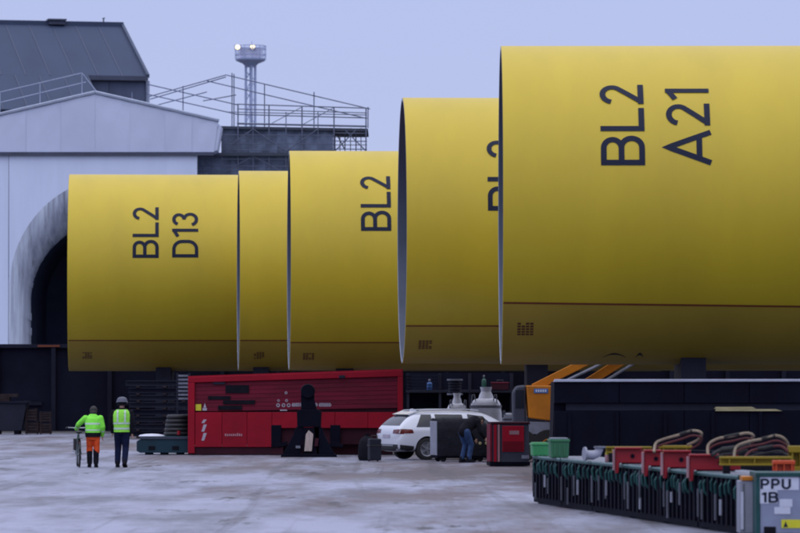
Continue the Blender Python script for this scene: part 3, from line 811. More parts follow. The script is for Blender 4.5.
pile(69.5, 174.5, 371, 161.5, 3.6, 'leftmost and farthest yellow pile section, lettered BL2 D13', 24, 341, None,
     (('BL2', 158, 258), ('D13', 197.5, 257.5)), (84.5, 355))

# saddles carrying the sections
def saddle(x, d, rad, zc, label):
    t = thing('pile_saddle', label, 'support', (x, d, 0), 0, 'steel saddles under the pile sections')
    zb = zc - rad
    q = MB()
    poly = [(-1.5, 0.5), (1.5, 0.5), (1.15, zb + .17)] + [(rad * 1.004 * math.sin(a_), zc - rad * 1.004 * math.cos(a_)) for a_ in [R(16.5 - 33 * i / 16) for i in range(17)]] + [(-1.15, zb + .17)]
    Mx = Matrix(((0, 1, 0, 0), (1, 0, 0, 0), (0, 0, 1, 0), (0, 0, 0, 1)))
    q.prism(poly, -0.3, 0.3, Mx); q.build('cradle', M_grit, t)
    for dy in (-1.1, 0, 1.1):
        MB().box(-0.6, 0.6, dy - 0.35, dy + 0.35, 0, 0.5).build('footing', M_hoard2, t)
    return t
saddle(X(690, 97), 97, 3.85, (Z(46.5, 97) + Z(364.5, 97)) / 2, 'dark steel saddle beneath the biggest yellow section, behind black skip')
saddle(X(536, 117), 117, 3.86, (Z(98, 116.4) + Z(363.5, 116.4)) / 2, 'dark steel saddle behind the orange crane machine')
saddle(X(345, 139.6), 139.6, 3.8, (Z(151, 139) + Z(370, 139)) / 2, 'dark steel saddle hidden behind the red unit')
saddle(X(262, 153.2), 153.2, 3.8, (Z(171, 153) + Z(370.5, 153)) / 2, 'dark steel saddle under the narrow yellow strip')
saddle(X(165, 161.8), 161.8, 3.96, (Z(174.5, 161.5) + Z(371, 161.5)) / 2, 'dark steel saddle under the leftmost yellow section')

# ------------------------------------------------------------------ clutter under the left sections
# dark bin at the far left
p = P(2, 434, 161)
bin_ = thing('steel_bin', 'dark steel bin at the far left before the hoarding', 'bin', (X(8, 161), 161, 0))
q = MB(); q.prism([(-0.75, 0.15), (0.6, 0.15), (0.8, 1.25), (-0.95, 1.25)], -0.5, 0.5); q.build('body', M_grit, bin_, bevel=0.02)
for s_ in (-0.5, 0.3): MB().box(s_, s_ + 0.2, -0.55, 0.55, 0, 0.15).build('foot', M_black, bin_)
MB().box(-1.0, 0.85, -0.56, 0.56, 1.25, 1.33).build('rim', M_hoard2, bin_)
q = MB(); q.box(-0.6, 0.1, -0.4, 0.4, 1.33, 1.5); q.box(-0.3, 0.4, -0.3, 0.3, 1.5, 1.62); q.build('lid', M_rust, bin_)
# timber crates
crate0 = None
for (x, y, w, h, lab) in ((33, 433.5, 0.56, 0.5, 'dark timber crate on the ground next to the steel bin'), (46, 433.5, 0.5, 0.46, 'dark timber crate on the ground, right of its stack'),
                        (32, 419.5, 0.5, 0.5, 'dark timber crate stacked nearest the bin'), (45.5, 420, 0.5, 0.42, 'dark timber crate topmost on the right stack')):
    d = 161.0
    base = 0.0 if y > 430 else (0.53 if x < 40 else 0.49)
    t = thing('timber_crate', lab, 'crate', (X(x, d), d, base), random.uniform(-.1, .1), 'dark timber crates by the hoarding')
    MB().box(-w / 2 + .03, w / 2 - .03, -0.27, 0.27, 0.06, h).build('body', M_hoard, t)
    for k in range(4):
        zz = 0.03 + k * (h - 0.03) / 4
        MB().box(-w / 2, w / 2, -0.3, -0.273, zz, zz + h / 4 - 0.035).build('slat', M_rust, t)
    for sx in (-w / 2 + .03, w / 2 - .09): MB().box(sx, sx + .06, -0.33, -0.303, 0.0, h + .02).build('batten', M_rust, t)

# beam stack under the leftmost section
t = thing('beam_stack', 'stack of dark steel beams with pale ends beside the red unit', 'steel beams', (X(158, 150), 150, 0))
k = 0
for row in range(8):
    z0 = 0.08 + row * 0.27
    for dy in (0, 0.5):
        q = MB(); x0 = -1.15 + random.uniform(-.12, .1); x1 = 1.3 + random.uniform(-.25, .15)
        q.box(x0, x1, dy - .12, dy + .12, z0, z0 + .035); q.box(x0, x1, dy - .12, dy + .12, z0 + .165, z0 + .2); q.box(x0, x1, dy - .02, dy + .02, z0 + .035, z0 + .165)
        q.build('beam', M_grit if (row + int(dy * 2)) % 3 else M_hoard2, t)
    for x in (-0.8, 0.2, 0.9):
        MB().box(x, x + .12, -.2, .75, z0 - .066, z0 - .004).build('bearer', M_rust, t)
# pale slatted grating
t = thing('slatted_grating', 'pale slatted grating standing against the left end of red unit', 'grating', (X(183.5, 121), 121, 0))
MB().box(-.22, -.16, -.03, .03, 0, 2.42).build('stile', M_grit, t); MB().box(.14, .20, -.03, .03, 0, 2.42).build('stile', M_grit, t)
for k in range(7):
    MB().box(-.16, .14, -.02, .02, 1.62 + k * .115, 1.62 + k * .115 + .06).build('slat', M_greyst, t)
for k in range(5): MB().box(-.16, .14, -.02, .02, 0.3 + k * .25, 0.36 + k * .25).build('slat', M_grit, t)

# teal skid on the ground left of the red unit
d = 119.0
t = thing('teal_skid', 'low dark teal skid on the ice left of the red unit', 'skid', (X(165, d), d, 0))
wl, wr = X(138, d) - X(165, d), X(191, d) - X(165, d)
q = MB(); q.prism([(wl, 0.12), (wl + .1, 0.06), (wr, 0.06), (wr, 0.55), (wl + .25, 0.55), (wl, 0.40)], -0.6, 0.6); q.build('deck', M_teal, t, bevel=0.015)
MB().box(wl + .1, wr, -0.64, -0.603, 0.47, 0.53).build('edge_strip', M_cabgrey, t)
for x in (wl + .25, -0.1, wr - .4): MB().box(x, x + .18, -0.58, 0.58, 0, 0.06).build('runner', M_black, t)
for x in (-0.45, 0.25): MB().box(x, x + .2, -0.61, -0.602, 0.14, 0.26).build('fork_pocket', M_blackm, t)
q = MB(); q.ellipsoid((wl + .42, -.1, .55), (.40, .4, .07), 14, 6); tag(q.build('snow_pile', M_snow, None, True, loc=(X(165, d), d, 0)), 'small patch of snow lying on the teal skid', 'snow')
t = thing('hose_coil', 'black coiled hose lying on the teal skid beside red unit', 'hose', (X(178, d), d, 0.55))
for k in range(5):
    q = MB(); rr = 0.36 - 0.02 * k; q.tube([(rr * math.cos(2 * math.pi * i / 22), rr * math.sin(2 * math.pi * i / 22) * .9, 0.07 + 0.125 * k) for i in range(22)], 0.066, 8, closed=True); q.build('turn', M_trim, t, smooth=True)
q = MB(); q.tube([(.05, -.45, .04), (.05, -.45, .16)], .05, 8); q.build('red_coupling', M_redp, t)

# ------------------------------------------------------------------ red power unit
DR = 118.0
x0, x1 = X(188, DR), X(403, DR)
WR = x1 - x0
red = thing('red_unit', 'long red steel container unit under the yellow sections', 'container', (x0, DR, 0))
H0, H1 = Z(377, DR), Z(370, DR)
def hx(px): return X(px, DR) - x0
def hz_(py): return Z(py, DR)
def ht(x): return H0 + (H1 - H0) * x / WR
def slab(xa, xb, za, zb, y0, y1, name, m, bevel=0.0, sl=True):
    """za/zb are heights at the left end; they follow the slanting top when sl"""
    f = lambda z, x: z * (ht(x) / H0) if sl else z
    q = MB(); q.prism([(xa, f(za, xa)), (xb, f(za, xb)), (xb, f(zb, xb)), (xa, f(zb, xa))], y0, y1)
    return q.build(name, m, red, bevel=bevel)
slab(0.05, WR - .05, 0.30, H0 - .05, 0.14, 2.3, 'body', M_maroon)
slab(0, WR, H0 - .17, H0, 0, 0.14, 'top_rail', M_red, 0.015)
slab(0, WR, H0 - .02, H0 + .03, 0.02, 2.4, 'roof', M_red)
slab(0, 0.20, 0.05, H0 - .173, 0, 0.14, 'corner_post', M_red, 0.015)
slab(WR - .16, WR, 0.55, H0 - .173, 0, 0.14, 'corner_post', M_red, 0.015)
# upper recessed louvre panel: horizontal boards
zl0, zl1 = hz_(411.5), H0 - .175
nb = 7
for k in range(nb):
    za = zl0 + (zl1 - zl0) * k / nb; zb = zl0 + (zl1 - zl0) * (k + 1) / nb - 0.008
    slab(0.205, WR - .165, za, zb, 0.075 + 0.006 * (k % 2), 0.138, 'louvre', M_red_d)
# lower bright panels, in bays
bx = [0.205, hx(222), hx(247), hx(272)]
zb0 = hz_(447)
for xa, xb in zip(bx[:-1], bx[1:]): slab(xa + .004, xb - .004, zb0, zl0 - .02, 0.02, 0.137, 'lower_panel', M_red, 0.01, False)
bx = [hx(272), hx(300), hx(335), hx(368), WR - .165]
for xa, xb in zip(bx[:-1], bx[1:]): slab(xa + .004, xb - .004, hz_(428), zl0 - .02, 0.02, 0.137, 'lower_panel', M_red, 0.01, False)
slab(0.0, hx(283), 0.02, zb0 - .004, 0.06, 2.2, 'sill', M_maroon, 0.0, False)
slab(hx(283) + .004, WR - .3, 0.02, hz_(428) - .004, 0.45, 2.2, 'undercarriage', M_maroon, 0.0, False)  # set back; its dark maroon also stands for the shadow in the recess
for x in (276, 335): MB().box(hx(x) - .14, hx(x) + .16, 0.0, 0.44, hz_(447), hz_(425)).build('lug_box', M_black, red, bevel=.015)
for i, (xa, xb, ya, yb_) in enumerate(((225.5, 249, 385, 393), (208, 230.5, 396, 399.6), (223, 255, 400.2, 404), (218, 242, 405.5, 409.7), (213, 225, 381.7, 384.3))):
    slab(hx(xa), hx(xb), hz_(yb_), hz_(ya), 0.045 - .004 * i, 0.0742, 'vent_slot', M_blackm if i < 4 else M_grit, 0.006, False)
slab(hx(195.6) , hx(201.2), hz_(410.5), hz_(404.2), 0.05, 0.0744, 'warning_label', M_yl, 0, False)
slab(hx(202.5), hx(206.8), hz_(410.5), hz_(408), 0.05, 0.0744, 'pictogram', M_white, 0, False)
q = MB(); q.prism([(hx(203.4), hz_(407.6)), (hx(206.2), hz_(407.6)), (hx(204.8), hz_(403))], .052, .0743); q.build('pictogram', M_white, red)
for ya, yb_ in ((419.5, 423), (424.5, 431.5), (433, 440.5)):
    q = MB(); q.prism([(hx(201.5), hz_(yb_)), (hx(204.2), hz_(yb_)), (hx(206.8), hz_(ya)), (hx(203.6), hz_(ya))], .012, .0195); q.build('hazard_chevron', M_white, red)
q = MB(); rr = random.Random(5)
for k in range(9):
    xa = hx(225 + k * 2.0); q.box(xa, xa + .035, .0125, .0195, hz_(436), hz_(433 + rr.random())); 
q.build('small_marking', M_pinkmark, red)
# white emblem line
q = MB(); rr = random.Random(8)
def ringm(px, py, r0):
    c = (hx(px), hz_(py)); n = 14; vs = []
    for i in range(n):
        a_ = 2 * math.pi * i / n
        for r_ in (r0, r0 * .55): vs.append((c[0] + r_ * math.cos(a_), 0.068, c[1] + r_ * math.sin(a_)))
    q.raw(vs, [(2 * i, 2 * i + 1, (2 * i + 3) % (2 * n), (2 * i + 2) % (2 * n)) for i in range(n)])
for px, py, r0 in ((286, 392.8, .04), (278.5, 400.5, .035), (286.5, 400.5, .04), (278, 405.2, .055), (283.5, 405.2, .055), (288.6, 405.2, .055)): ringm(px, py, r0)
q.box(hx(280), hx(287), .062, .0735, hz_(410.8), hz_(409.6))
for a_, b_ in ((292.5, 304.5), (312, 317), (319.5, 331)):
    px = a_
    while px < b_ - 1.2:
        w_ = rr.uniform(1.2, 1.9); ringm(px + w_ / 2, 404.8 + rr.uniform(-.3, .3), .045); q.box(hx(px), hx(px) + .022, .0655, .0735, hz_(406.5), hz_(402.8)); px += w_ + .5
tag(q.build('white_emblem', M_white, red), kind='stuff')
slab(hx(339), hx(345), H0 - .17, H0 - .09, -.03, -.002, 'latch', M_grit, 0.005)
for xa in (0.4, 1.9, WR - 1.2): MB().box(xa, xa + .35, .3, 2.0, 0, .02).build('skid_foot', M_blackm, red)

# black hitch frame in front of it
d = 115.3
t = thing('hitch_frame', 'black A-shaped hitch frame with pulley head before the red unit', 'hitch', (X(309, d), d, 0))
def tz(y): return Z(y, d)
def tx(x): return X(x, d) - X(309, d)
q = MB(); q.prism([(tx(281), 0.0), (tx(337), 0.0), (tx(336), .09), (tx(282), .09)], -.35, .3); q.build('base_plate', M_black, t, bevel=.01)
for s_ in (-1, 1):
    q = MB(); q.prism([(s_ * tx(335), .09), (s_ * tx(317), .09), (s_ * tx(314), tz(427)), (s_ * tx(322), tz(427)), (s_ * tx(325), tz(436))], -.22, .1); q.build('leg', M_black, t, bevel=.01)
    q = MB(); q.prism([(s_ * .66, .32), (s_ * .98, .28), (s_ * .98, .36), (s_ * .6, .46)], -.1, .08); q.build('outrigger', M_black, t)
q = MB(); q.prism([(tx(297.5), tz(427)), (tx(321), tz(427)), (tx(321.5), tz(411.5)), (tx(318), tz(409.5)), (tx(300), tz(409.5)), (tx(297), tz(411.5))], -.25, .2); q.build('shoulder_block', M_black, t, bevel=.015)
q = MB(); q.prism([(tx(301), tz(409.4)), (tx(317), tz(409.4)), (tx(314.5), tz(400)), (tx(314), tz(388)), (tx(301), tz(388)), (tx(301), tz(400))], -.12, .12); q.build('neck', M_black, t, bevel=.01)
q = MB(); q.lathe([(.05, -.16), (.19, -.16), (.205, -.12), (.17, 0), (.205, .12), (.19, .16), (.05, .16)], 24, Matrix.Translation((tx(308), -0.05, tz(391))) @ Matrix.Rotation(R(90), 4, 'X')); q.build('pulley', M_black, t, smooth=True)
q = MB(); q.prism([(tx(304.6), tz(451)), (tx(312), tz(451)), (tx(313.6), tz(434)), (tx(309), tz(430)), (tx(306), tz(434.5))], -.3, -.226); q.build('pale_wedge', M_cream, t, bevel=.008)
q = MB(); q.prism([(tx(314.6), tz(446)), (tx(318), tz(446)), (tx(319), tz(438)), (tx(315.4), tz(438))], -.3, -.226); q.build('red_wedge', M_maroon, t)
MB().box(tx(296), tx(300.5), -.27, -.226, tz(448), tz(445.5)).build('tag_plate', M_greyst, t)
MB().box(tx(303), tx(319), -.22, .1, .1, tz(427.4)).build('web_plate', M_black, t)

# ------------------------------------------------------------------ white estate car
def make_car():
    d = 110.4
    yaw = R(24)
    px, py = X(399.5, d), d
    t = thing('estate_car', 'white estate car parked beside the red unit, partly hidden by trolley', 'car', (0, 0, 0), yaw)
    hx_, hy_ = math.cos(yaw), math.sin(yaw)
    # local origin: ground under the tail's middle; near side is y = -0.92
    t.location = (px - 0.90 * math.sin(yaw) * 1.0, py + 0.90 * math.cos(yaw), 0)
    # sections: x, halfwidth, belt z, roof z (None: bonnet), roof halfwidth
    secs = [(0.0, .80, .62, .80, .84), (.06, .86, .72, .98, .80), (.30, .90, .93, 1.22, .70), (.62, .915, .95, 1.415, .63), (1.2, .92, .95, 1.46, .64), (2.0, .92, .94, 1.475, .65), (2.7, .92, .93, 1.46, .64),
            (3.15, .92, .92, 1.36, .62), (3.75, .915, .90, 1.01, .66), (4.25, .88, .80, .87, .62), (4.58, .78, .62, .72, .55), (4.68, .66, .50, .60, .45)]
    rings = []
    for i, (x, w, zb, zr, wr) in enumerate(secs):
        zl = .24 if 0.02 < x < 4.5 else .34
        half = [(w * .90, zl), (w * .985, zl + .12), (w, .58 if zb > .6 else .46), (w * .985, zb - .06), (w * .955, zb), (wr + .03 if zr > zb + .1 else w * .8, zr - .05), (wr * .8, zr - .008), (0, zr + .012)]
        r_ = [(x, -y, z) for y, z in half] + [(x, y, z) for y, z in reversed(half[:-1])]
        rings.append(r_)
    q = MB(); q.rings(rings)
    body = q.build('body', [M_car, M_trim], t)
    sub = body.modifiers.new('s', 'SUBSURF'); sub.levels = 2; sub.render_levels = 2; sub.subdivision_type = 'CATMULL_CLARK'
    cut = []
    for x in (0.93, 3.78):
        for s_ in (-1, 1):
            c = MB(); c.lathe([(.37, -.35), (.37, .35)], 28, Matrix.Translation((x, s_ * .88, .345)) @ Matrix.Rotation(R(90), 4, 'X')); cut.append(c.mesh('cut', M_trim))
    tmp = []
    for me in cut:
        o = bpy.data.objects.new('cutter', me); COL.objects.link(o); tmp.append(o); o.parent = t
        b = body.modifiers.new('b', 'BOOLEAN'); b.operation = 'DIFFERENCE'; b.solver = 'EXACT'; b.object = o
        try: b.material_mode = 'TRANSFER'
        except Exception: pass
    bpy.context.view_layer.update()
    baked(body, 'body')
    for o in tmp: bpy.data.objects.remove(o)
    body.data.polygons.foreach_set('use_smooth', [True] * len(body.data.polygons))
    try: body.data.set_sharp_from_angle(angle=R(35))
    except Exception: pass
    # glazing and trim laid 4-8 mm proud of the skin, found by ray casting on the body
    from mathutils.bvhtree import BVHTree
    bvh = BVHTree.FromPolygons([v.co for v in body.data.vertices], [tuple(p.vertices) for p in body.data.polygons])
    def patch(name, poly, m, axis, lift=.008, parent=t, n=8):
        """poly of 4 corners in (u, v); axis 'y': u = x, v = z seen from the near side; 'x': u = y, v = z seen from behind"""
        q = MB(); vs = []
        A, B, C, D = [Vector(c) for c in poly]
        for j in range(n + 1):
            for i in range(n + 1):
                a_ = A.lerp(B, i / n); b_ = D.lerp(C, i / n); c_ = a_.lerp(b_, j / n)
                if axis == 'y': o_, dr = Vector((c_.x, -3, c_.y)), Vector((0, 1, 0))
                elif axis == 'x': o_, dr = Vector((-2, c_.x, c_.y)), Vector((1, 0, 0))
                else: o_, dr = Vector((7, c_.x, c_.y)), Vector((-1, 0, 0))
                hit = bvh.ray_cast(o_, dr)
                p = hit[0] if hit[0] is not None else o_ + dr * 2.5
                nn = hit[1] if hit[0] is not None else -dr
                vs.append(p - dr * lift)
        w_ = n + 1; fs = [(j * w_ + i, j * w_ + i + 1, (j + 1) * w_ + i + 1, (j + 1) * w_ + i) for j in range(n) for i in range(n)]
        q.raw(vs, fs); return q.build(name, m, parent, smooth=True)
    patch('side_window', [(.60, .985), (1.13, .985), (1.15, 1.36), (.84, 1.36)], M_glass, 'y')
    patch('rear_window', [(-.66, 1.03), (.66, 1.03), (.55, 1.34), (-.55, 1.34)], M_glass, 'x')
    patch('windscreen', [(-.66, 1.03), (.66, 1.03), (.55, 1.33), (-.55, 1.33)], M_glass, 'f')
    patch('tail_lamp', [(-.86, .78), (-.45, .80), (-.45, .91), (-.84, .93)], M_tail, 'x')
    patch('tail_lamp', [(.45, .80), (.86, .78), (.84, .93), (.45, .91)], M_tail, 'x')
    patch('tail_lamp', [(.10, .80), (.50, .81), (.46, .92), (.14, .93)], M_tail, 'y', .012)
    patch('number_plate', [(-.26, .66), (.26, .66), (.26, .76), (-.26, .76)], M_white, 'x', .015)
    patch('rear_bumper', [(-.76, .27), (.76, .27), (.78, .47), (-.78, .47)], M_trim, 'x', .012)
    patch('bumper_corner', [(.03, .27), (.50, .27), (.50, .42), (.02, .47)], M_trim, 'y', .012)
    patch('sill_trim', [(1.32, .26), (3.38, .26), (3.38, .35), (1.32, .35)], M_trim, 'y', .012)
    patch('bumper_strip', [(-.5, .42), (.5, .42), (.5, .455), (-.5, .455)], M_silver, 'x', .02)
    for s_ in (-1, 1):
        q = MB(); q.tube([(.72, s_ * .60, 1.425), (.85, s_ * .605, 1.475), (1.6, s_ * .615, 1.50), (2.4, s_ * .615, 1.50), (2.75, s_ * .605, 1.465)], .02, 8); q.build('roof_rail', M_silver, t, smooth=True)
    q = MB(); q.prism([(.75, 1.43), (1.0, 1.455), (.86, 1.53), (.79, 1.52)], -.02, .02); q.build('aerial_fin', M_car, t)
    q = MB(); q.prism([(.44, 1.36), (.72, 1.45), (.75, 1.43), (.5, 1.33)], -.56, .56); q.build('rear_spoiler', M_car, t)
    # wheels
    for x in (.93, 3.78):
        for s_ in (-1, 1):
            Mw = Matrix.Translation((x, s_ * .80, .335)) @ Matrix.Rotation(R(-90 * s_), 4, 'X')
            q = MB(); q.lathe([(.21, -.1), (.29, -.11), (.33, -.09), (.335, 0), (.33, .09), (.29, .11), (.21, .1)], 32, Mw, False); q.lathe([(.215, -.02), (.215, .02)], 24, Mw); wh = q.build('wheel', M_tyre, t, smooth=True)
            q = MB(); q.lathe([(.205, .03), (.218, .104), (.20, .095), (.185, .05), (.05, .04)], 28, Mw, False); q.lathe([(.06, .03), (.06, .095), (.03, .1)], 16, Mw); q.build('rim', M_rimc, wh, smooth=True)
            for k in range(5):
                an = 2 * math.pi * k / 5; 
                q = MB(); q.box(.03, .2, -.03, .03, .05, .092, Mw @ Matrix.Rotation(an, 4, 'Z')); q.build('spoke', M_rimc, wh)
    for (xa, xb, zf, xo) in ((1.20, 2.22, .02, .12), (2.27, 3.25, .38, 0)):
        dr = patch('door', [(xa + xo + .06, .37), (xb, .37), (xb, .94), (xa, .95)], M_car, 'y', .007)
        patch('door_window', [(xa + .05, .985), (xb - .04, .975), (xb - .04 - zf, 1.355 - zf * .14), (xa + .07, 1.365)], M_glass, 'y', .010, dr)
        patch('door_seam', [(xb + .004, .37), (xb + .03, .37), (xb + .03, .95), (xb + .004, .95)], M_trim, 'y', .008, dr)
        q = MB(); q.box(xa + .1, xa + .32, -.955, -.925, .80, .835); q.build('handle', M_car, dr, bevel=.008)
    q = MB(); q.ellipsoid((3.05, -1.02, 1.0), (.07, .11, .075), 10, 6); q.build('wing_mirror', M_car, t, smooth=True)
    t.scale = (.93, .93, .93)
    return t
make_car()

# ------------------------------------------------------------------ people
def remeshed(q, name, m, parent, voxel=.014, smooth=3):
    o = q.build(name, m, parent)
    rm = o.modifiers.new('r', 'REMESH'); rm.mode = 'VOXEL'; rm.voxel_size = voxel
    if smooth:
        sm = o.modifiers.new('s', 'SMOOTH'); sm.factor = .5; sm.iterations = smooth
    bpy.context.view_layer.update()
    baked(o, name)
    if not len(o.data.materials): o.data.materials.append(m)
    o.data.polygons.foreach_set('use_smooth', [True] * len(o.data.polygons))
    return o
def limb(q, pts, rs):
    q.tube(pts, list(rs), 12)
    for p, r_ in zip(pts, rs): q.ellipsoid(p, (r_, r_, r_), 10, 6)
def hand(parent, wrist, direction, side, m=M_skin, curl=.5, name='hand'):
    """palm and five fingers; direction points from wrist to knuckles"""
    w_ = Vector(wrist); dv = Vector(direction).normalized()
    sd = Vector((0, 1, 0)) if abs(dv.y) < .8 else Vector((1, 0, 0))
    sd = (sd - dv * sd.dot(dv)).normalized(); nrm = dv.cross(sd) * side
    q = MB()
    q.ellipsoid((0, 0, 0), (.042, .016, .05), 10, 6, Matrix.Translation(w_ + dv * .055) @ Matrix((sd, nrm, dv)).transposed().to_4x4())
    for k, (o_, L) in enumerate(((-.030, .060), (-.010, .072), (.010, .075), (.029, .066))):
        b = w_ + dv * .085 + sd * o_
        m1 = b + (dv * math.cos(curl * .6) + nrm * -math.sin(curl * .6)) * L * .5
        e = m1 + (dv * math.cos(curl * 1.6) + nrm * -math.sin(curl * 1.6)) * L * .5
        q.tube([b - dv * .03, b, m1, e], [.010, .010, .009, .007], 7)
    b = w_ + dv * .03 + sd * .035
    q.tube([b - sd * .02, b + (dv + sd * .8).normalized() * .035, b + (dv * 1.2 + sd * .3 - nrm * .6).normalized() * .062], [.013, .011, .008], 7)
    return q.build(name, m, parent, smooth=True)
def boot(parent, ank, yaw=0, lift=0, pitch=0):
    q = MB()
    T = Matrix.Translation(ank) @ Matrix.Rotation(yaw, 4, 'Z') @ Matrix.Rotation(pitch, 4, 'X')
    rr = []
    for y, hw, z0, z1 in ((-.09, .034, -.095, .0), (-.06, .043, -.105, .06), (.0, .046, -.105, .085), (.07, .047, -.105, -.01), (.14, .05, -.103, -.03), (.185, .036, -.095, -.045)):
        rr.append([T @ Vector(p) for p in ((-hw, y, z0), (hw, y, z0), (hw * 1.02, y, z0 + (z1 - z0) * .5), (hw * .6, y, z1), (-hw * .6, y, z1), (-hw * 1.02, y, z0 + (z1 - z0) * .5))])
    q.rings(rr); return q.build('boot', M_dark, parent, smooth=True)
def torso_rings(q, secs):
    n = 16
    q.rings([[(cx + rx * math.cos(2 * math.pi * i / n), cy + ry * math.sin(2 * math.pi * i / n), z) for i in range(n)] for cx, cy, z, rx, ry in secs])
def head(parent, c, q_body, tilt=0.0):
    """adds skull, jaw, neck, nose, ears to the body mesh; y is forward"""
    T = Matrix.Translation(c) @ Matrix.Rotation(tilt, 4, 'X')
    q_body.ellipsoid((0, 0, .02), (.075, .095, .105), 14, 10, T)
    q_body.ellipsoid((0, .035, -.055), (.055, .06, .055), 12, 8, T)
    q_body.ellipsoid((0, .105, -.01), (.012, .018, .025), 8, 6, T)
    for s_ in (-1, 1): q_body.ellipsoid((s_ * .077, 0, 0), (.012, .025, .032), 8, 6, T)
    q_body.ellipsoid((0, .085, -.055), (.025, .012, .008), 8, 5, T)
    for s_ in (-1, 1):
        e = MB(); e.ellipsoid((s_ * .03, .083, .018), (.011, .009, .008), 8, 6, T); e.build('eye', M_white, parent, smooth=True)
    return T
def face_arms(): pass

def worker_vest():
    d = 102.0
    t = thing('person', 'worker in grey helmet, lime vest and navy trousers walking away', 'person', (X(122, d), d, 0), R(-2), 'two workers walking across the yard')
    hip = .93
    body = MB()
    T = head(t, (0, .03, 1.62), body, R(-6))
    limb(body, [(0, 0, 1.42), (0, .02, 1.58)], [.06, .055])
    torso_rings(body, [(0, 0, .90, .14, .10), (0, 0, 1.05, .14, .105), (0, .0, 1.25, .165, .115), (0, 0, 1.40, .15, .10), (0, 0, 1.46, .07, .06)])
    t.scale = (1.12, 1.05, 1.0)
    legL = [(-.085, .0, .92), (-.095, .10, .52), (-.10, .02, .12)]; legR = [(.085, 0, .92), (.085, .03, .50), (.08, -.16, .15)]
    for L_ in (legL, legR): limb(body, L_, [.08, .055, .04])
    armL = [(-.19, 0, 1.40), (-.235, .02, 1.13), (-.225, .10, .90)]; armR = [(.19, 0, 1.40), (.24, -.03, 1.13), (.23, .0, .89)]
    for A_ in (armL, armR): limb(body, A_, [.05, .042, .032])
    remeshed(body, 'body', M_skin, t, .013)
    jk = MB()
    torso_rings(jk, [(0, 0, .86, .165, .125), (0, 0, 1.0, .16, .125), (0, 0, 1.22, .185, .135), (0, 0, 1.38, .19, .125), (0, 0, 1.45, .14, .10), (0, .01, 1.52, .075, .075)])
    for A_ in (armL, armR): limb(jk, A_, [.075, .062, .048])
    remeshed(jk, 'jacket', M_dark, t, .015)
    tr = MB(); torso_rings(tr, [(0, 0, .84, .155, .12), (0, 0, .97, .15, .115)])
    limb(tr, legL, [.105, .078, .066]); limb(tr, legR, [.105, .078, .066])
    remeshed(tr, 'trousers', M_navy, t, .014)
    # lime vest
    n = 28; secs = [(.90, .185, .150), (1.0, .18, .148), (1.2, .20, .155), (1.34, .205, .15), (1.42, .185, .135), (1.475, .12, .10)]
    q = MB()
    ring = lambda z, rx, ry: [(rx * (abs(math.cos(a_)) ** .8) * (1 if math.cos(a_) > 0 else -1), ry * (abs(math.sin(a_)) ** .8) * (1 if math.sin(a_) > 0 else -1), z) for a_ in [2 * math.pi * i / n for i in range(n)]]
    q.rings([ring(*s_) for s_ in secs], cap=False); v = q.build('vest', M_hivis2, t, smooth=True)
    for z0, z1, rx, ry in ((.965, 1.015, .186, .154), (1.10, 1.145, .197, .159)):
        q = MB(); q.rings([ring(z0, rx, ry), ring(z1, rx + .003, ry + .001)], cap=False); q.build('reflective_band', M_refl, v, smooth=True)
    for s_ in (-1, 1):
        q = MB(); vs = []
        for z, y in ((1.15, -.163), (1.28, -.166), (1.40, -.150), (1.465, -.115)): vs += [(s_ * .085 - .02, y, z), (s_ * .085 + .02, y, z)]
        q.raw(vs, [(2 * i, 2 * i + 1, 2 * i + 3, 2 * i + 2) for i in range(3)]); q.build('reflective_band', M_refl, v)
    q = MB(); Th = T
    q.lathe([(.138, .035), (.128, .05), (.122, .09), (.10, .14), (.055, .17), (.01, .178)], 20, Th); hm = q.build('helmet', M_helmet, t, smooth=True)
    q = MB(); q.lathe([(.105, -.05), (.11, .02), (.124, .05)], 18, Th); q.build('hood', M_dark, t, smooth=True)
    q = MB(); q.prism([(-.11, .03), (.11, .03), (.10, .045), (-.10, .045)], .10, .18, Th); q.build('peak', M_helmet, hm)
    hand(t, (-.225, .105, .895), (0, .25, -1), 1); hand(t, (.23, .0, .885), (0, .1, -1), -1)
    boot(t, Vector((-.10, .02, .108)), .08); boot(t, Vector((.08, -.16, .150)), -.05, 0, R(-22))
worker_vest()

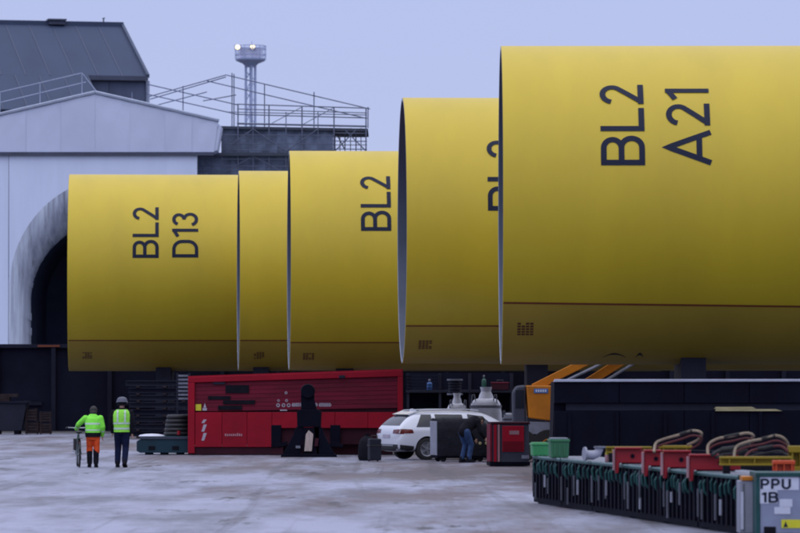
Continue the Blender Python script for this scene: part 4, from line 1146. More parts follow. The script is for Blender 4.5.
def worker_bike():
    d = 102.0
    px = X(93, d)
    t = thing('person', 'worker in bright green jacket and orange trousers pushing a bicycle', 'person', (px, d, 0), R(4), 'two workers walking across the yard')
    body = MB()
    T = head(t, (.015, .20, 1.42), body, R(-24))
    limb(body, [(0, .10, 1.27), (.01, .17, 1.38)], [.06, .055])
    torso_rings(body, [(0, -.02, .82, .14, .105), (0, 0, .95, .14, .105), (0, .05, 1.12, .16, .115), (0, .09, 1.25, .14, .10), (0, .11, 1.31, .07, .06)])
    legL = [(-.08, -.02, .84), (-.085, .06, .47), (-.08, -.03, .12)]; legR = [(.085, -.02, .84), (.085, .0, .46), (.08, -.06, .12)]
    for L_ in (legL, legR): limb(body, L_, [.08, .055, .04])
    armL = [(-.19, .08, 1.25), (-.36, .16, 1.10), (-.42, .40, .98)]; armR = [(.19, .08, 1.25), (.25, .03, 1.02), (.24, .12, .82)]
    for A_ in (armL, armR): limb(body, A_, [.05, .042, .032])
    remeshed(body, 'body', M_skin, t, .013)
    jk = MB()
    torso_rings(jk, [(0, -.02, .80, .19, .15), (0, -.01, .92, .19, .145), (0, .04, 1.10, .20, .15), (0, .08, 1.23, .20, .135), (0, .10, 1.30, .14, .10), (.0, .12, 1.36, .08, .08)])
    for A_ in (armL, armR): limb(jk, A_, [.082, .068, .055])
    j = remeshed(jk, 'jacket', M_hivis, t, .015)
    n = 24
    def rg(cy, z, rx, ry): return [(rx * math.cos(2 * math.pi * i / n), cy + ry * math.sin(2 * math.pi * i / n), z) for i in range(n)]
    q = MB(); q.rings([rg(-.02, .775, .192, .155), rg(-.01, .86, .197, .155), rg(-.01, .885, .196, .153)], cap=False); q.build('hem', M_dark, j, smooth=True)
    q = MB(); q.rings([rg(.0, .935, .197, .155), rg(.005, .965, .20, .156)], cap=False); q.build('reflective_band', M_refl, j, smooth=True)
    q = MB(); q.rings([rg(.045, 1.09, .206, .157), rg(.055, 1.135, .208, .156)], cap=False); q.build('reflective_band', M_refl, j, smooth=True)
    for A_ in (armL, armR):
        a_, b_ = Vector(A_[1]), Vector(A_[2])
        q = MB(); q.tube([a_.lerp(b_, .35), a_.lerp(b_, .52)], [.069, .066], 12, cap=False); q.build('reflective_band', M_refl, j)
    tr = MB(); torso_rings(tr, [(0, -.02, .70, .15, .12), (0, -.02, .84, .155, .12)])
    limb(tr, [legL[0], (-.084, .05, .52), (-.085, .055, .40)], [.10, .080, .082]); limb(tr, [legR[0], (.095, .0, .52), (.095, -.005, .40)], [.10, .080, .082])
    remeshed(tr, 'trousers', M_orfab, t, .014)
    gt = MB(); limb(gt, [(-.085, .06, .45), (-.08, -.03, .12)], [.078, .068]); limb(gt, [(.085, 0, .45), (.08, -.06, .12)], [.078, .068])
    remeshed(gt, 'gaiters', M_dark, t, .014)
    q = MB(); q.ellipsoid((0, -.012, .03), (.10, .105, .115), 14, 8, T); q.ellipsoid((0, -.05, -.06), (.09, .07, .09), 12, 8, T); hr = q.build('hood', M_hair, t, smooth=True)
    hand(t, (-.425, .41, .975), (0, .8, -.35), 1, curl=.9); hand(t, (.24, .125, .815), (0, .2, -1), -1)
    boot(t, Vector((-.08, -.03, .108)), .06); boot(t, Vector((.08, -.06, .108)), -.06)
    # bicycle at the worker's left, seen from behind, pointing away
    bx_ = -.40
    bk_ = thing('bicycle', 'dark bicycle wheeled along by the worker in green jacket', 'bicycle', (px + bx_ * 1.0 + .07, d - .25, 0), R(7))
    for nm, y in (('wheel', -.15), ('wheel', .92)):
        q = MB(); q.tube([(0, y + .315 * math.cos(2 * math.pi * i / 36), .345 + .315 * math.sin(2 * math.pi * i / 36)) for i in range(36)], .025, 8, closed=True); wh = q.build(nm, M_tyre, bk_, smooth=True)
        q = MB(); q.tube([(0, y + .285 * math.cos(2 * math.pi * i / 36), .345 + .285 * math.sin(2 * math.pi * i / 36)) for i in range(36)], .013, 6, closed=True); q.build('rim', M_silver, wh, smooth=True)
        q = MB()
        for k in range(16):
            an = 2 * math.pi * k / 16; q.tube([((-1) ** k * .02, y, .345), (0, y + .28 * math.cos(an), .345 + .28 * math.sin(an))], .002, 4)
        q.tube([(-.04, y, .345), (.04, y, .345)], .02, 8); q.build('spokes', M_silver, wh)
        q = MB(); q.tube([(0, y + .365 * math.cos(a_), .345 + .365 * math.sin(a_)) for a_ in [R(20 + 140 * i / 12) for i in range(13)]], .03, 6); q.build('mudguard', M_trim, bk_, smooth=True)
    q = MB(); BB = (0, .30, .30); ST_ = (0, .16, .80); HT = (0, .70, .84); HB = (0, .74, .68)
    q.tube([BB, ST_], .017, 8); q.tube([ST_, HT], .016, 8); q.tube([BB, HB], .02, 8); q.tube([HB, HT], .02, 8)
    for s_ in (-1, 1):
        q.tube([BB, (s_ * .05, -.15, .345)], .011, 6); q.tube([ST_, (s_ * .05, -.15, .345)], .010, 6); q.tube([HB, (s_ * .05, .80, .6), (s_ * .05, .92, .345)], .012, 6)
    q.build('frame', M_greenc, bk_, smooth=True)
    q = MB(); q.tube([HT, (0, .68, 1.0)], .014, 8); q.tube([(-.31, .52, 1.0), (-.27, .60, 1.01), (-.1, .68, 1.0), (.1, .68, 1.0), (.27, .60, 1.01), (.31, .52, 1.0)], .013, 8); hb = q.build('handlebar', M_silver, bk_, smooth=True)
    for s_ in (-1, 1):
        q = MB(); q.tube([(s_ * .27, .60, 1.01), (s_ * .32, .50, 1.0)], .02, 8); q.build('grip', M_trim, hb, smooth=True)
    q = MB(); q.ellipsoid((0, .10, .90), (.09, .14, .04), 12, 6); q.tube([ST_, (0, .14, .88)], .013, 8); q.build('saddle', M_trim, bk_, smooth=True)
    q = MB(); q.box(-.07, .07, -.38, .1, .74, .755); q.box(-.15, -.075, -.35, .02, .45, .74); q.build('carrier', M_trim, bk_, bevel=.01)
    q = MB(); q.lathe([(.085, -.004), (.085, .004)], 20, Matrix.Translation((.05, .30, .30)) @ Matrix.Rotation(R(90), 4, 'Y')); q.build('chainring', M_silver, bk_)
    for s_ in (-1, 1):
        q = MB(); q.tube([(s_ * .06, .30, .30), (s_ * .07, .30 + s_ * .12, .30 - s_ * .11)], .01, 6); q.box(s_ * .07, s_ * .16, .28 + s_ * .12, .36 + s_ * .12, .29 - s_ * .11, .31 - s_ * .11); q.build('crank', M_silver, bk_)
    MB().box(-.03, .03, -.40, -.385, .62, .67).build('rear_reflector', M_tail, bk_)
worker_bike()

def worker_car():
    d = 107.6
    px = X(466, d)
    t = thing('person', 'worker in blue jeans and dark jacket bending down at the dark trolley', 'person', (px, d, 0), R(-52))
    # local y is the way the person faces (right and away)
    body = MB()
    T = head(t, (0, .50, 1.12), body, R(-50))
    limb(body, [(0, .34, 1.10), (0, .44, 1.10)], [.055, .05])
    limb(body, [(0, -.06, .84), (0, .08, 1.0), (0, .30, 1.10)], [.13, .14, .13])
    legL = [(-.09, -.06, .82), (-.09, .05, .47), (-.09, -.06, .12)]; legR = [(.09, -.06, .82), (.10, .10, .48), (.10, .02, .12)]
    for L_ in (legL, legR): limb(body, L_, [.08, .055, .04])
    armL = [(-.17, .28, 1.10), (-.24, .30, .82), (-.20, .46, .62)]; armR = [(.17, .28, 1.10), (.24, .30, .82), (.18, .50, .66)]
    for A_ in (armL, armR): limb(body, A_, [.048, .04, .032])
    remeshed(body, 'body', M_skin, t, .014)
    jk = MB(); limb(jk, [(0, -.08, .84), (0, .08, 1.0), (0, .30, 1.10)], [.155, .17, .165])
    for A_ in (armL, armR): limb(jk, A_[:2] + [tuple(Vector(A_[1]).lerp(Vector(A_[2]), .9))], [.08, .062, .05])
    j = remeshed(jk, 'jacket', M_dark, t, .015)
    for A_ in (armL,):
        a_, b_ = Vector(A_[0]), Vector(A_[1])
        q = MB(); q.tube([a_.lerp(b_, .15), a_.lerp(b_, .9)], [.086, .069], 12, cap=False); q.build('sleeve_panel', M_sage, j, smooth=True)
    tr = MB(); limb(tr, legL, [.115, .08, .066]); limb(tr, legR, [.115, .08, .066]); limb(tr, [(-.05, -.06, .84), (.05, -.06, .84)], [.12, .12])
    remeshed(tr, 'jeans', M_blue, t, .014)
    q = MB(); q.ellipsoid((0, -.01, .035), (.085, .10, .105), 14, 8, T); q.build('beanie', M_hair, t, smooth=True)
    hand(t, (-.20, .46, .62), (0, .6, -.6), 1); hand(t, (.18, .50, .66), (0, .6, -.6), -1)
    boot(t, Vector((-.09, -.06, .108))); boot(t, Vector((.10, .02, .108)))
worker_car()

# dark sack and tool case behind the car
d = 110.0
q = MB(); q.rings([[(r_ * math.cos(2 * math.pi * i / 18) * (1 + .08 * math.sin(3 * i + z * 9)), r_ * .8 * math.sin(2 * math.pi * i / 18) * (1 + .06 * math.cos(4 * i + z * 7)), z) for i in range(18)] for z, r_ in ((0, .20), (.08, .24), (.3, .25), (.5, .22), (.62, .15), (.68, .05), (.74, .07))])
tag(q.build('rubbish_sack', M_blackm, None, True, loc=(X(367, d), d + .3, 0)), 'black tied sack on the ice behind the white car', 'sack')
t = thing('tool_case', 'dark upright tool case standing by the rear bumper of the car', 'case', (X(374.5, 109.2), 109.2, 0), R(10))
MB().box(-.16, .16, -.2, .2, .03, .62).build('body', M_grit, t, bevel=.03)
MB().box(-.17, .17, -.21, .21, .42, .46).build('lid_seam', M_trim, t)
q = MB(); q.tube([(-.08, 0, .62), (-.08, 0, .70), (.08, 0, .70), (.08, 0, .62)], .014, 6); q.build('handle', M_trim, t)
for s_ in (-.12, .12):
    q = MB(); q.lathe([(.04, -.02), (.04, .02)], 12, Matrix.Translation((s_, .2, .04)) @ Matrix.Rotation(R(90), 4, 'Y')); q.build('caster', M_tyre, t)

# ------------------------------------------------------------------ background items behind the car
DB = 124.0
rack = thing('storage_rack', 'dark steel storage rack behind the white car', 'rack', (X(465, DB + 3), DB + 3, 0))
def rx_(px): return X(px, DB + 3) - X(465, DB + 3)
def rz_(py): return Z(py, DB + 3)
for x in (408, 440, 470, 512):
    for y in (0, 1.0): MB().box(rx_(x) - .04, rx_(x) + .04, y - .04, y + .04, 0, rz_(373)).build('post', M_grit, rack)
for z in (rz_(390), rz_(412), .15): MB().box(rx_(406), rx_(514), -.08, 1.08, z - .08, z).build('shelf', M_grit, rack)
MB().box(rx_(406), rx_(514), 1.09, 1.13, 0, rz_(373)).build('back_panel', M_hoard, rack)
for k in range(5): MB().box(rx_(406), rx_(440), -.09, -.05, rz_(389) + .1 * k + .02, rz_(389) + .1 * k + .045).build('guard_bar', M_hoard2, rack)
ox = X(465, DB + 3)
def cyl(name, px, w, z0, z1, m, label, cat):
    t = thing(name, label, cat, (X(px, DB + 3), DB + 3.15, z0))
    q = MB(); h = z1 - z0
    q.lathe([(w * .92, 0), (w, .03), (w, h * .72), (w * .8, h * .82), (w * .35, h * .88), (w * .3, h)], 16); q.build('body', m, t, smooth=True)
    q = MB(); q.lathe([(w * .45, h), (w * .45, h + .05), (w * .2, h + .06)], 10); q.build('valve', M_greyst, t)
cyl('gas_cylinder', 429.5, .085, rz_(390), rz_(381), M_bluec, 'small blue gas cylinder on the top rack shelf', 'gas cylinder')
cyl('gas_cylinder', 484, .075, rz_(390), rz_(377), M_greenc, 'slim dark green gas cylinder on the top rack shelf', 'gas cylinder')
t = thing('red_toolbox', 'dull red toolbox on the rack above the white bulk bags', 'toolbox', (X(500, DB + 3), DB + 3.1, rz_(390)))
MB().box(-.28, .28, -.2, .2, 0, .2).build('body', M_maroon, t, bevel=.02); MB().box(-.29, .29, -.21, .21, .203, .25).build('lid', M_red_d, t, bevel=.015)
q = MB(); q.tube([(-.1, 0, .25), (-.1, 0, .31), (.1, 0, .31), (.1, 0, .25)], .014, 6); q.build('handle', M_trim, t)
def bulk_bag(px, dd, w, h, label, z0=0.0, neck=True):
    t = thing('bulk_bag', label, 'bulk bag', (X(px, dd), dd, z0), random.uniform(-.2, .2), 'white bulk bags behind the car')
    rr = []
    n = 24
    for z, k in ((0, .93), (.05, 1.0), (.25, 1.04), (.5, 1.03), (.75, 1.0), (.9, .93), (.97, .75), (1.0, .4)):
        ring = []
        for i in range(n):
            a_ = 2 * math.pi * i / n; c, s_ = math.cos(a_), math.sin(a_)
            e = .55; cx = abs(c) ** e * (1 if c > 0 else -1); sy = abs(s_) ** e * (1 if s_ > 0 else -1)
            kk = k * (1 + .025 * math.sin(5 * a_ + z * 9 + px))
            ring.append((w / 2 * kk * cx, w / 2 * kk * sy, h * z))
        rr.append(ring)
    q = MB(); q.rings(rr); q.build('body', M_bag, t, smooth=True)
    if neck:
        q = MB(); q.lathe([(w * .26, h * .98), (w * .22, h * 1.06), (w * .16, h * 1.12), (w * .2, h * 1.2), (w * .08, h * 1.2)], 14); q.build('neck', M_bag, t, smooth=True)
    q = MB(); rr2 = rr[4]; q.rings([[(x * 1.012, y * 1.012, h * .82) for x, y, z in rr2], [(x * 1.012, y * 1.012, h * .87) for x, y, z in rr2]], cap=False); q.build('band', M_greyst, t)
    for sx in (-1, 1):
        q = MB(); q.tube([(sx * w * .42, -w * .4, h * .9), (sx * w * .40, -w * .38, h * 1.06), (sx * w * .34, -w * .34, h * 1.07), (sx * w * .3, -w * .38, h * .95)], .018, 6); q.build('lifting_loop', M_greyst, t)
bulk_bag(486, 121.5, .92, Z(398, 121.5), 'largest white bulk bag with tied neck behind the open car')
bulk_bag(457, 121.5, .60, Z(403, 121.5), 'narrow white bulk bag behind the roof of the car')
bulk_bag(509, 119.5, .40, Z(413, 119.5), 'small white bulk bag just above the red generator', 0, False)
t = thing('cable_drum', 'grey cable drum standing on the narrow white bag', 'drum', (X(455, 122), 122.4, Z(395, 122)))
for z in (0, .44): 
    q = MB(); q.lathe([(.24, 0), (.24, .05)], 20); q.build('flange', M_greyst, t, loc=(0, 0, z))
q = MB(); q.lathe([(.15, .05), (.15, .44)], 16); q.build('barrel', M_grit, t)
for k in range(4):
    q = MB(); q.tube([(.165 * math.cos(2 * math.pi * i / 18), .165 * math.sin(2 * math.pi * i / 18), .1 + .085 * k) for i in range(18)], .04, 6, closed=True); q.build('turn', M_grit, t, smooth=True)

# red generator right of the car
d = 103.0
t = thing('generator', 'red and dark grey generator set standing before the car front', 'generator', (X(510, d), d, 0), R(4))
w2 = .52; h2 = Z(422, d)
MB().box(-w2 + .06, w2 - .03, .03, .9, .1, h2 - .06).build('body', M_cabgrey, t, bevel=.02)
MB().box(-w2, w2, 0, .95, .02, .12).build('base_frame', M_black, t, bevel=.01)
MB().box(-w2 + .02, w2, .0, .93, h2 - .058, h2).build('canopy', M_maroon, t, bevel=.015)
MB().box(-w2 + .32, w2 - .16, -.02, .028, .38, h2 - .10).build('door_panel', M_red, t, bevel=.012)
MB().box(-w2, -w2 + .055, -.01, .9, .125, h2 - .062).build('end_panel', M_red_d, t, bevel=.01)
MB().box(-w2 + .20, -w2 + .25, -.03, .02, .125, h2 - .065).build('edge_trim', M_pink, t)
MB().box(-w2 + .10, -w2 + .17, -.02, .025, .125, h2 - .065).build('edge_trim', M_red, t)
MB().box(-.02, .23, -.03, -.022, h2 - .32, h2 - .22).build('label_plate', M_pink, t)
MB().box(w2 - .22, w2 - .03, -.01, .026, .2, .29).build('spec_plate', M_greyst, t)
for s_ in (-.3, .3): MB().box(s_ - .06, s_ + .06, .02, .9, 0, .02).build('foot', M_blackm, t)
for k in range(5): MB().box(-w2 + .34, w2 - .18, -.03, -.021, .42 + .05 * k, .435 + .05 * k).build('louvre', M_maroon, t)
# dark covered trolley in front of the car
d = 109.0
t = thing('covered_trolley', 'dark covered trolley with pale grey end standing before the white car', 'trolley', (X(459, d), d, 0), R(15))
w2 = .70; hh = 1.20
M_tarp = mat('black_tarpaulin', (0.010, 0.011, 0.018), 0.75, 0, 0.3, 4, bump=0.8, spec=0.2)
q = MB(); rr_ = random.Random(4)
rings = []
for k in range(15):
    x = -w2 + 2 * w2 * k / 14; ring = []
    hz2 = hh - (.02 + .14 * max(0, (k - 9) / 5) ** 1.3) - .015 * math.sin(k * 1.7)
    for (y, z) in ((-.36, .16), (-.385, .45), (-.37, .8), (-.36, hz2 - .12), (-.30, hz2 - .03), (-.18, hz2), (.18, hz2), (.30, hz2 - .03), (.36, hz2 - .12), (.37, .8), (.36, .16)):
        ring.append((x, y + .016 * math.sin(k * 1.9 + z * 5), z + .008 * math.sin(k * 2.3 + y * 9)))
    rings.append(ring)
q.rings(rings); q.build('cover', M_tarp, t, smooth=True)
MB().box(-w2 - .03, -w2 - .003, -.33, .33, .18, hh - .10).build('end_panel', M_palepost, t, bevel=.012)
MB().box(-w2 - .01, w2 + .01, -.34, .34, .10, .158).build('chassis', M_black, t)
q = MB(); q.tube([(w2 + .012, -.28, .5), (w2 + .14, -.28, .92), (w2 + .14, .28, .92), (w2 + .012, .28, .5)], .018, 8); q.build('push_handle', M_grit, t)
for x in (-.52, .52):
    for y in (-.26, .26):
        q = MB(); q.lathe([(.06, -.025), (.085, -.02), (.085, .02), (.06, .025)], 14, Matrix.Translation((x, y, .085)) @ Matrix.Rotation(R(90), 4, 'X')); q.build('caster', M_tyre, t)
for x in (.48, .66):
    q = MB(); q.lathe([(.042, 0), (.042, .012), (.03, .018)], 12, Matrix.Translation((x, -.392, .50)) @ Matrix.Rotation(R(90), 4, 'X')); q.build('reflector', M_batten, t)

# ------------------------------------------------------------------ orange telescopic machine
d = 108.0
ex = thing('orange_crane', 'orange crane machine with two booms rising behind the black skip', 'crane', (X(540, d), d, 0))
def ux(px): return X(px, d) - X(540, d)
def uz(py): return Z(py, d)
q = MB(); q.prism([(ux(528.5), uz(418)), (ux(552), uz(421)), (ux(552), uz(385.5)), (ux(527), uz(385.5)), (ux(526.5), uz(390))], 0, 1.6); q.build('counterweight', M_org, ex, bevel=.03)
MB().box(ux(534), ux(548), -.02, -.002, uz(393), uz(388.5)).build('name_plate', M_bluec, ex)
q = MB()
for k in range(5): q.box(ux(535.6 + k * 2.3), ux(537 + k * 2.3), -.028, -.0205, uz(392), uz(389.6))
q.build('plate_marking', M_palepanel, ex)
q = MB(); q.prism([(ux(513.5), uz(424)), (ux(526), uz(424)), (ux(526), uz(385)), (ux(517), uz(386)), (ux(513), uz(392))], .1, 1.4); q.build('cab', M_cabgrey, ex, bevel=.05)
MB().box(ux(515.5), ux(524), .08, .098, uz(408), uz(390)).build('cab_window', M_glass, ex)
MB().box(ux(529), ux(551), .05, 1.5, .75, uz(421.6)).build('turntable', M_greyst, ex, bevel=.02)
MB().box(ux(515), ux(575), .1, 1.5, .42, .74).build('chassis', M_grit, ex, bevel=.02)
for x in (522, 548, 570):
    q = MB(); q.lathe([(.2, -.12), (.42, -.14), (.45, -.05), (.45, .05), (.42, .14), (.2, .12)], 24, Matrix.Translation((ux(x), .15, .45)) @ Matrix.Rotation(R(90), 4, 'X')); wq = q.build('wheel', M_tyre, ex, smooth=True)
    q = MB(); q.lathe([(.2, .1), (.18, .125), (.05, .1)], 16, Matrix.Translation((ux(x), .15, .45)) @ Matrix.Rotation(R(90), 4, 'X')); q.build('rim', M_org, wq)
def boom(a_, b_, yo, w_):
    p0, p1 = P(*a_, d), P(*b_, d)
    v = (p1 - p0).normalized(); L = (p1 - p0).length + 3.0
    Mx = Matrix.Translation((p0.x - ex.location.x, yo, p0.z)) @ Matrix.Rotation(-math.atan2(v.z, v.x), 4, 'Y')
    q = MB(); q.box(0, L * .6, -.14, .14, -w_ / 2, w_ / 2, Mx); b_ = q.build('boom', M_org, ex, bevel=.015)
    q = MB(); q.box(L * .6, L, -.10, .10, -w_ / 2 + .04, w_ / 2 - .04, Mx); q.build('boom_extension', M_org, b_, bevel=.01)
    q = MB(); q.tube([Mx @ Vector((.1, -.2, -.2)), Mx @ Vector((L * .45, -.2, -.24))], .04, 8); q.build('ram', M_greyst, b_)
boom((534, 388), (585, 362.5), .5, .22)
boom((588, 383.5), (621, 362.5), .9, .24)

# ------------------------------------------------------------------ long black skip
d = 88.0
sk = thing('black_skip', 'long black steel skip with pale top edge at the right', 'skip container', (X(552, d), d, 0))
L = X(880, d) - X(552, d); zt = Z(379.2, d)
def kx(px): return X(px, d) - X(552, d)
def kz(py): return Z(py, d)
q = MB(); q.prism([(.0, .12), (L, .12), (L, zt - .06), (.06, zt - .06)], .2, 2.2); q.build('body', M_black, sk)
# outer plates: upper band, groove, lower band, in separate sheets
n = 5
for k in range(n):
    xa, xb = .05 + (L - .05) * k / n, .05 + (L - .05) * (k + 1) / n - .012
    MB().box(xa, xb, .02, .195, kz(403), zt - .062).build('upper_plate', M_black, sk, bevel=.008)
    MB().box(xa, xb, .04, .195, .1, kz(411)).build('lower_plate', M_black, sk, bevel=.008)
MB().box(kx(566), L, .12, .197, kz(410.7), kz(403.3)).build('groove_rail', M_grit, sk, bevel=.006)
q = MB(); q.prism([(.03, zt - .058), (L, zt - .058 + .01), (L, zt + .005), (.06, zt)], -.03, .2); q.build('top_edge', M_galv, sk, bevel=.008)
for k in range(7):
    x = .35 + k * 1.05
    if x < L - .2: MB().box(x, x + .07, -.02, .018, .1, kz(412)).build('stiffener', M_black, sk)
for x in (.5, 3.4, 6.0): MB().box(x, x + .4, .3, 2.1, 0, .12).build('skid', M_blackm, sk)
for (xa, xb, y, dz, lab) in ((714, 764, .03, 0, 'pale batten lying in the groove of the black skip, upper'), (716, 779, .0, -.0, 'long dull batten lying in the groove of the black skip, lower')):
    pass
t = thing('wood_battens', 'two pale yellowish battens resting along the black skip side', 'battens', (sk.location.x, d, kz(411)))  # their pale yellow also stands for the lit band along the groove
q = MB(); q.prism([(kx(715), .0), (kx(782), .0), (kx(776), .045), (kx(716), .045)], -.02, .03); q.build('batten', M_batten, t)
q = MB(); q.prism([(kx(714), .05), (kx(756), .052), (kx(752), .095), (kx(716), .092)], .0, .05); q.build('batten', M_batten, t)

# ------------------------------------------------------------------ row of cage pallets
A0 = Vector((X(532.5, 73.0), 73.0, 0)); B0 = Vector((X(738, 58.3), 58.3, 0))
dirv = (B0 - A0).normalized(); rowlen = (B0 - A0).length; rz = math.atan2(dirv.y, dirv.x)
NC = 6; CL = rowlen / NC; CH = .87; CW = 1.1
CLBL = ['black barred cage pallet at the far end beneath the green crates', 'black barred cage pallet second from the far green end', 'black barred cage pallet in front of the grey fittings',
        'black barred cage pallet under the farthest red clamp', 'black barred cage pallet under the middle red clamps', 'black barred cage pallet at the near end by pale cabinet']
def cage():
    t = thing('cage_pallet', CLBL[0], 'cage pallet', (0, 0, 0), 0, 'row of black barred cage pallets')
    MB().box(.02, CL - .02, .1, CW - .05, .12, CH - .1).build('liner', M_black, t)
    MB().box(0.005, CL - .005, 0.02, CW, .03, .118).build('base', M_black, t)
    MB().box(0.005, CL - .005, -.005, .05, CH - .06, CH).build('top_rail', M_tealrail, t, bevel=.006)
    MB().box(0.005, CL - .005, .052, CW, CH - .05, CH - .012).build('deck', M_greyst, t)
    MB().box(0.02, CL - .02, -.007, .0, CH - .022, CH - .002 + .004).build('rail_edge', M_palegreen, t)
    nb = 9; rr = random.Random(11)
    bar = MB().box(-.055, .055, -.01, .045, .12, CH - .062).mesh('bar', M_black)
    tl = MB(); tl.tube([(0, .0, CH - .065), (0, -.03, CH - .12), (0, -.02, CH - .24), (0, .03, CH - .30)], .022, 6); tlm = tl.mesh('hook', M_tealrail)
    st = MB().box(-.02, .02, -.035, -.011, .22, CH - .26).mesh('strap', M_greys)
    st2 = MB().box(-.035, .035, -.035, -.012, .30, CH - .34).mesh('strap', M_palepost)
    for k in range(nb):
        x = .12 + (CL - .24) * k / (nb - 1)
        link('bar', bar, t, loc=(x, 0, 0))
        if k < nb - 1:
            xm = x + (CL - .24) / (nb - 1) / 2
            if k % 4 in (0, 1): link('strap', st if k != 4 else st2, t, loc=(x, -.003 * (k % 3), rr.uniform(-.07, .03)))
            link('hook', tlm, t, loc=(xm + .05, 0, rr.uniform(-.03, .01)))
    for x in (.06, CL - .06):
        MB().box(x - .05, x + .05, .1, .9, 0, .03).build('foot', M_blackm, t)
    return t
c0_ = cage()
for i in range(NC):
    o = c0_ if i == 0 else copy_tree(c0_)
    p = A0 + dirv * (CL * i)
    o.location = p; o.rotation_euler = (0, 0, rz + R(random.uniform(-.35, .35))); o['label'] = CLBL[i]
    rj = random.Random(40 + i)
    for ch in list(o.children):
        nm = ch.name.split('.')[0]
        if nm == 'strap':
            ch.location.z += rj.uniform(-.12, .10); ch.location.x = min(CL - .15, max(.15, ch.location.x + rj.choice((-1, 0, 0, 1)) * .29)); ch.scale = (rj.uniform(.7, 1.5), 1, rj.uniform(.7, 1.25))
        elif nm == 'hook':
            ch.location.z += rj.uniform(-.05, .012); ch.rotation_euler.y = rj.uniform(-.15, .15); ch.scale.x = rj.uniform(.8, 1.5)
        elif nm == 'bar':
            ch.rotation_euler.y = rj.uniform(-.02, .02); ch.scale.x = rj.uniform(.75, 1.15)
def row_at(px):      # point of the row's front line seen at photo column px
    k = (px - 400) / F
    # X = A.x + dx s ; Y = A.y + dy s ; X = k*Y/CT approx
    kk = X(px, 1.0)
    s = (kk * A0.y - A0.x) / (dirv.x - kk * dirv.y)
    return A0 + dirv * s

# things lying on the cages
def crate(px0, px1, yt, m, label, top=None):
    p = row_at((px0 + px1) / 2); dd = p.y + .35
    w = X(px1, dd) - X(px0, dd); h = Z(yt, dd) - CH
    t = thing('plastic_crate', label, 'crate', (X((px0 + px1) / 2, dd), dd, CH), R(3), 'green plastic crates on the cages')
    q = MB(); q.prism([(-w * .46, 0), (w * .46, 0), (w / 2, h * .9), (-w / 2, h * .9)], -.25, .25); q.build('body', m, t, bevel=.02)
    MB().box(-w / 2 - .01, w / 2 + .01, -.27, .27, h * .82, h * .95).build('rim', m, t, bevel=.01)
    for k in range(3): MB().box(-w * .3 + k * w * .25, -w * .3 + k * w * .25 + w * .08, -.265, -.24, h * .12, h * .75).build('rib', m, t)
    MB().box(-w * .45, w * .45, -.23, .23, h * .952, h * 1.02).build('lid', top or m, t, bevel=.01)
crate(531, 548, 442.5, M_green, 'bright green plastic crate at the far end of cages')
crate(549, 568, 438, M_green2, 'dull green plastic crate with a grey lid on the cages', M_greyst)

def fitting(px, dd_off, label):
    p = row_at(px); dd = p.y + dd_off
    t = thing('pipe_fitting', label, 'pipe fitting', (X(px, dd), dd, CH), R(15))
    q = MB(); q.tube([(-.16, 0, .10), (-.02, 0, .10), (.06, 0, .13), (.1, 0, .22)], [.08, .08, .075, .07], 12); q.build('elbow', M_palepost, t, smooth=True)
    q = MB(); q.lathe([(.12, 0), (.12, .03)], 16, Matrix.Translation((-.18, 0, .12)) @ Matrix.Rotation(R(90), 4, 'Y')); q.build('flange', M_palepost, t)
    q = MB(); q.lathe([(.10, 0), (.10, .03)], 16, Matrix.Translation((.1, 0, .22))); q.build('flange', M_greyst, t)
fitting(594, .4, 'pale grey pipe elbow on the cages left of red clamps')
p = row_at(606); dd = p.y + .25
t = thing('paint_can', 'small pinkish can with yellow lid beside the red clamps', 'can', (X(608, dd), dd, CH))
q = MB(); q.lathe([(.05, 0), (.055, .01), (.055, .12), (.05, .13)], 14); q.build('body', M_pink, t, smooth=True)
q = MB(); q.lathe([(.045, .131), (.05, .15), (.03, .17)], 14); q.build('lid', M_yl, t)

def clamp(x0, x1, yt, yb, foot, label, yo):
    p = row_at(x0 + 9); dd = p.y
    w = X(x1, dd) - X(x0, dd); zt_ = Z(yt, dd); zb_ = max(Z(yb, dd), CH + .02)
    t = thing('red_clamp', label, 'clamp', (X(x0, dd), dd, CH), 0, 'red steel clamps on the cages')
    h = zt_ - CH; b = zb_ - CH
    q = MB(); q.prism([(0.03, -.15), (.085, -.15), (.10, .02), (.16, max(.02, b - .04)), (w, max(.02, b - .02)), (w, h - .05), (w - .05, h), (.03, h)], -.06, .06); q.build('jaw', M_redp, t, bevel=.012)
    q = MB(); q.prism([(-.004, -.10), (.026, -.10), (.026, h - .01), (-.004, h - .01)], -.10, .10); q.build('flange', M_pink, t, bevel=.006)
    MB().box(.03, w - .04, -.14, .14, h + .002, h + .03).build('top_plate', M_redp, t, bevel=.006)
    q = MB(); q.lathe([(.035, -.08), (.035, .08)], 12, Matrix.Translation((w * .62, 0, (h + b) / 2)) @ Matrix.Rotation(R(90), 4, 'X')); q.build('pin', M_black, t)
    MB().box(.15, w * .9, -.05, .2, .0, .018).build('base', M_black, t)
clamp(613, 644, 449, 463, 0, 'farthest red steel clamp, next to the pale pipe elbow', .25)
clamp(642, 664, 451.5, 466, 0, 'short red steel clamp between two other clamps', .15)
clamp(661, 693, 452, 467, 0, 'red steel clamp with dark pin, behind the longest one', .10)
clamp(687, 740, 456, 471, 0, 'longest and nearest red steel clamp, by the pale cabinet', .02)

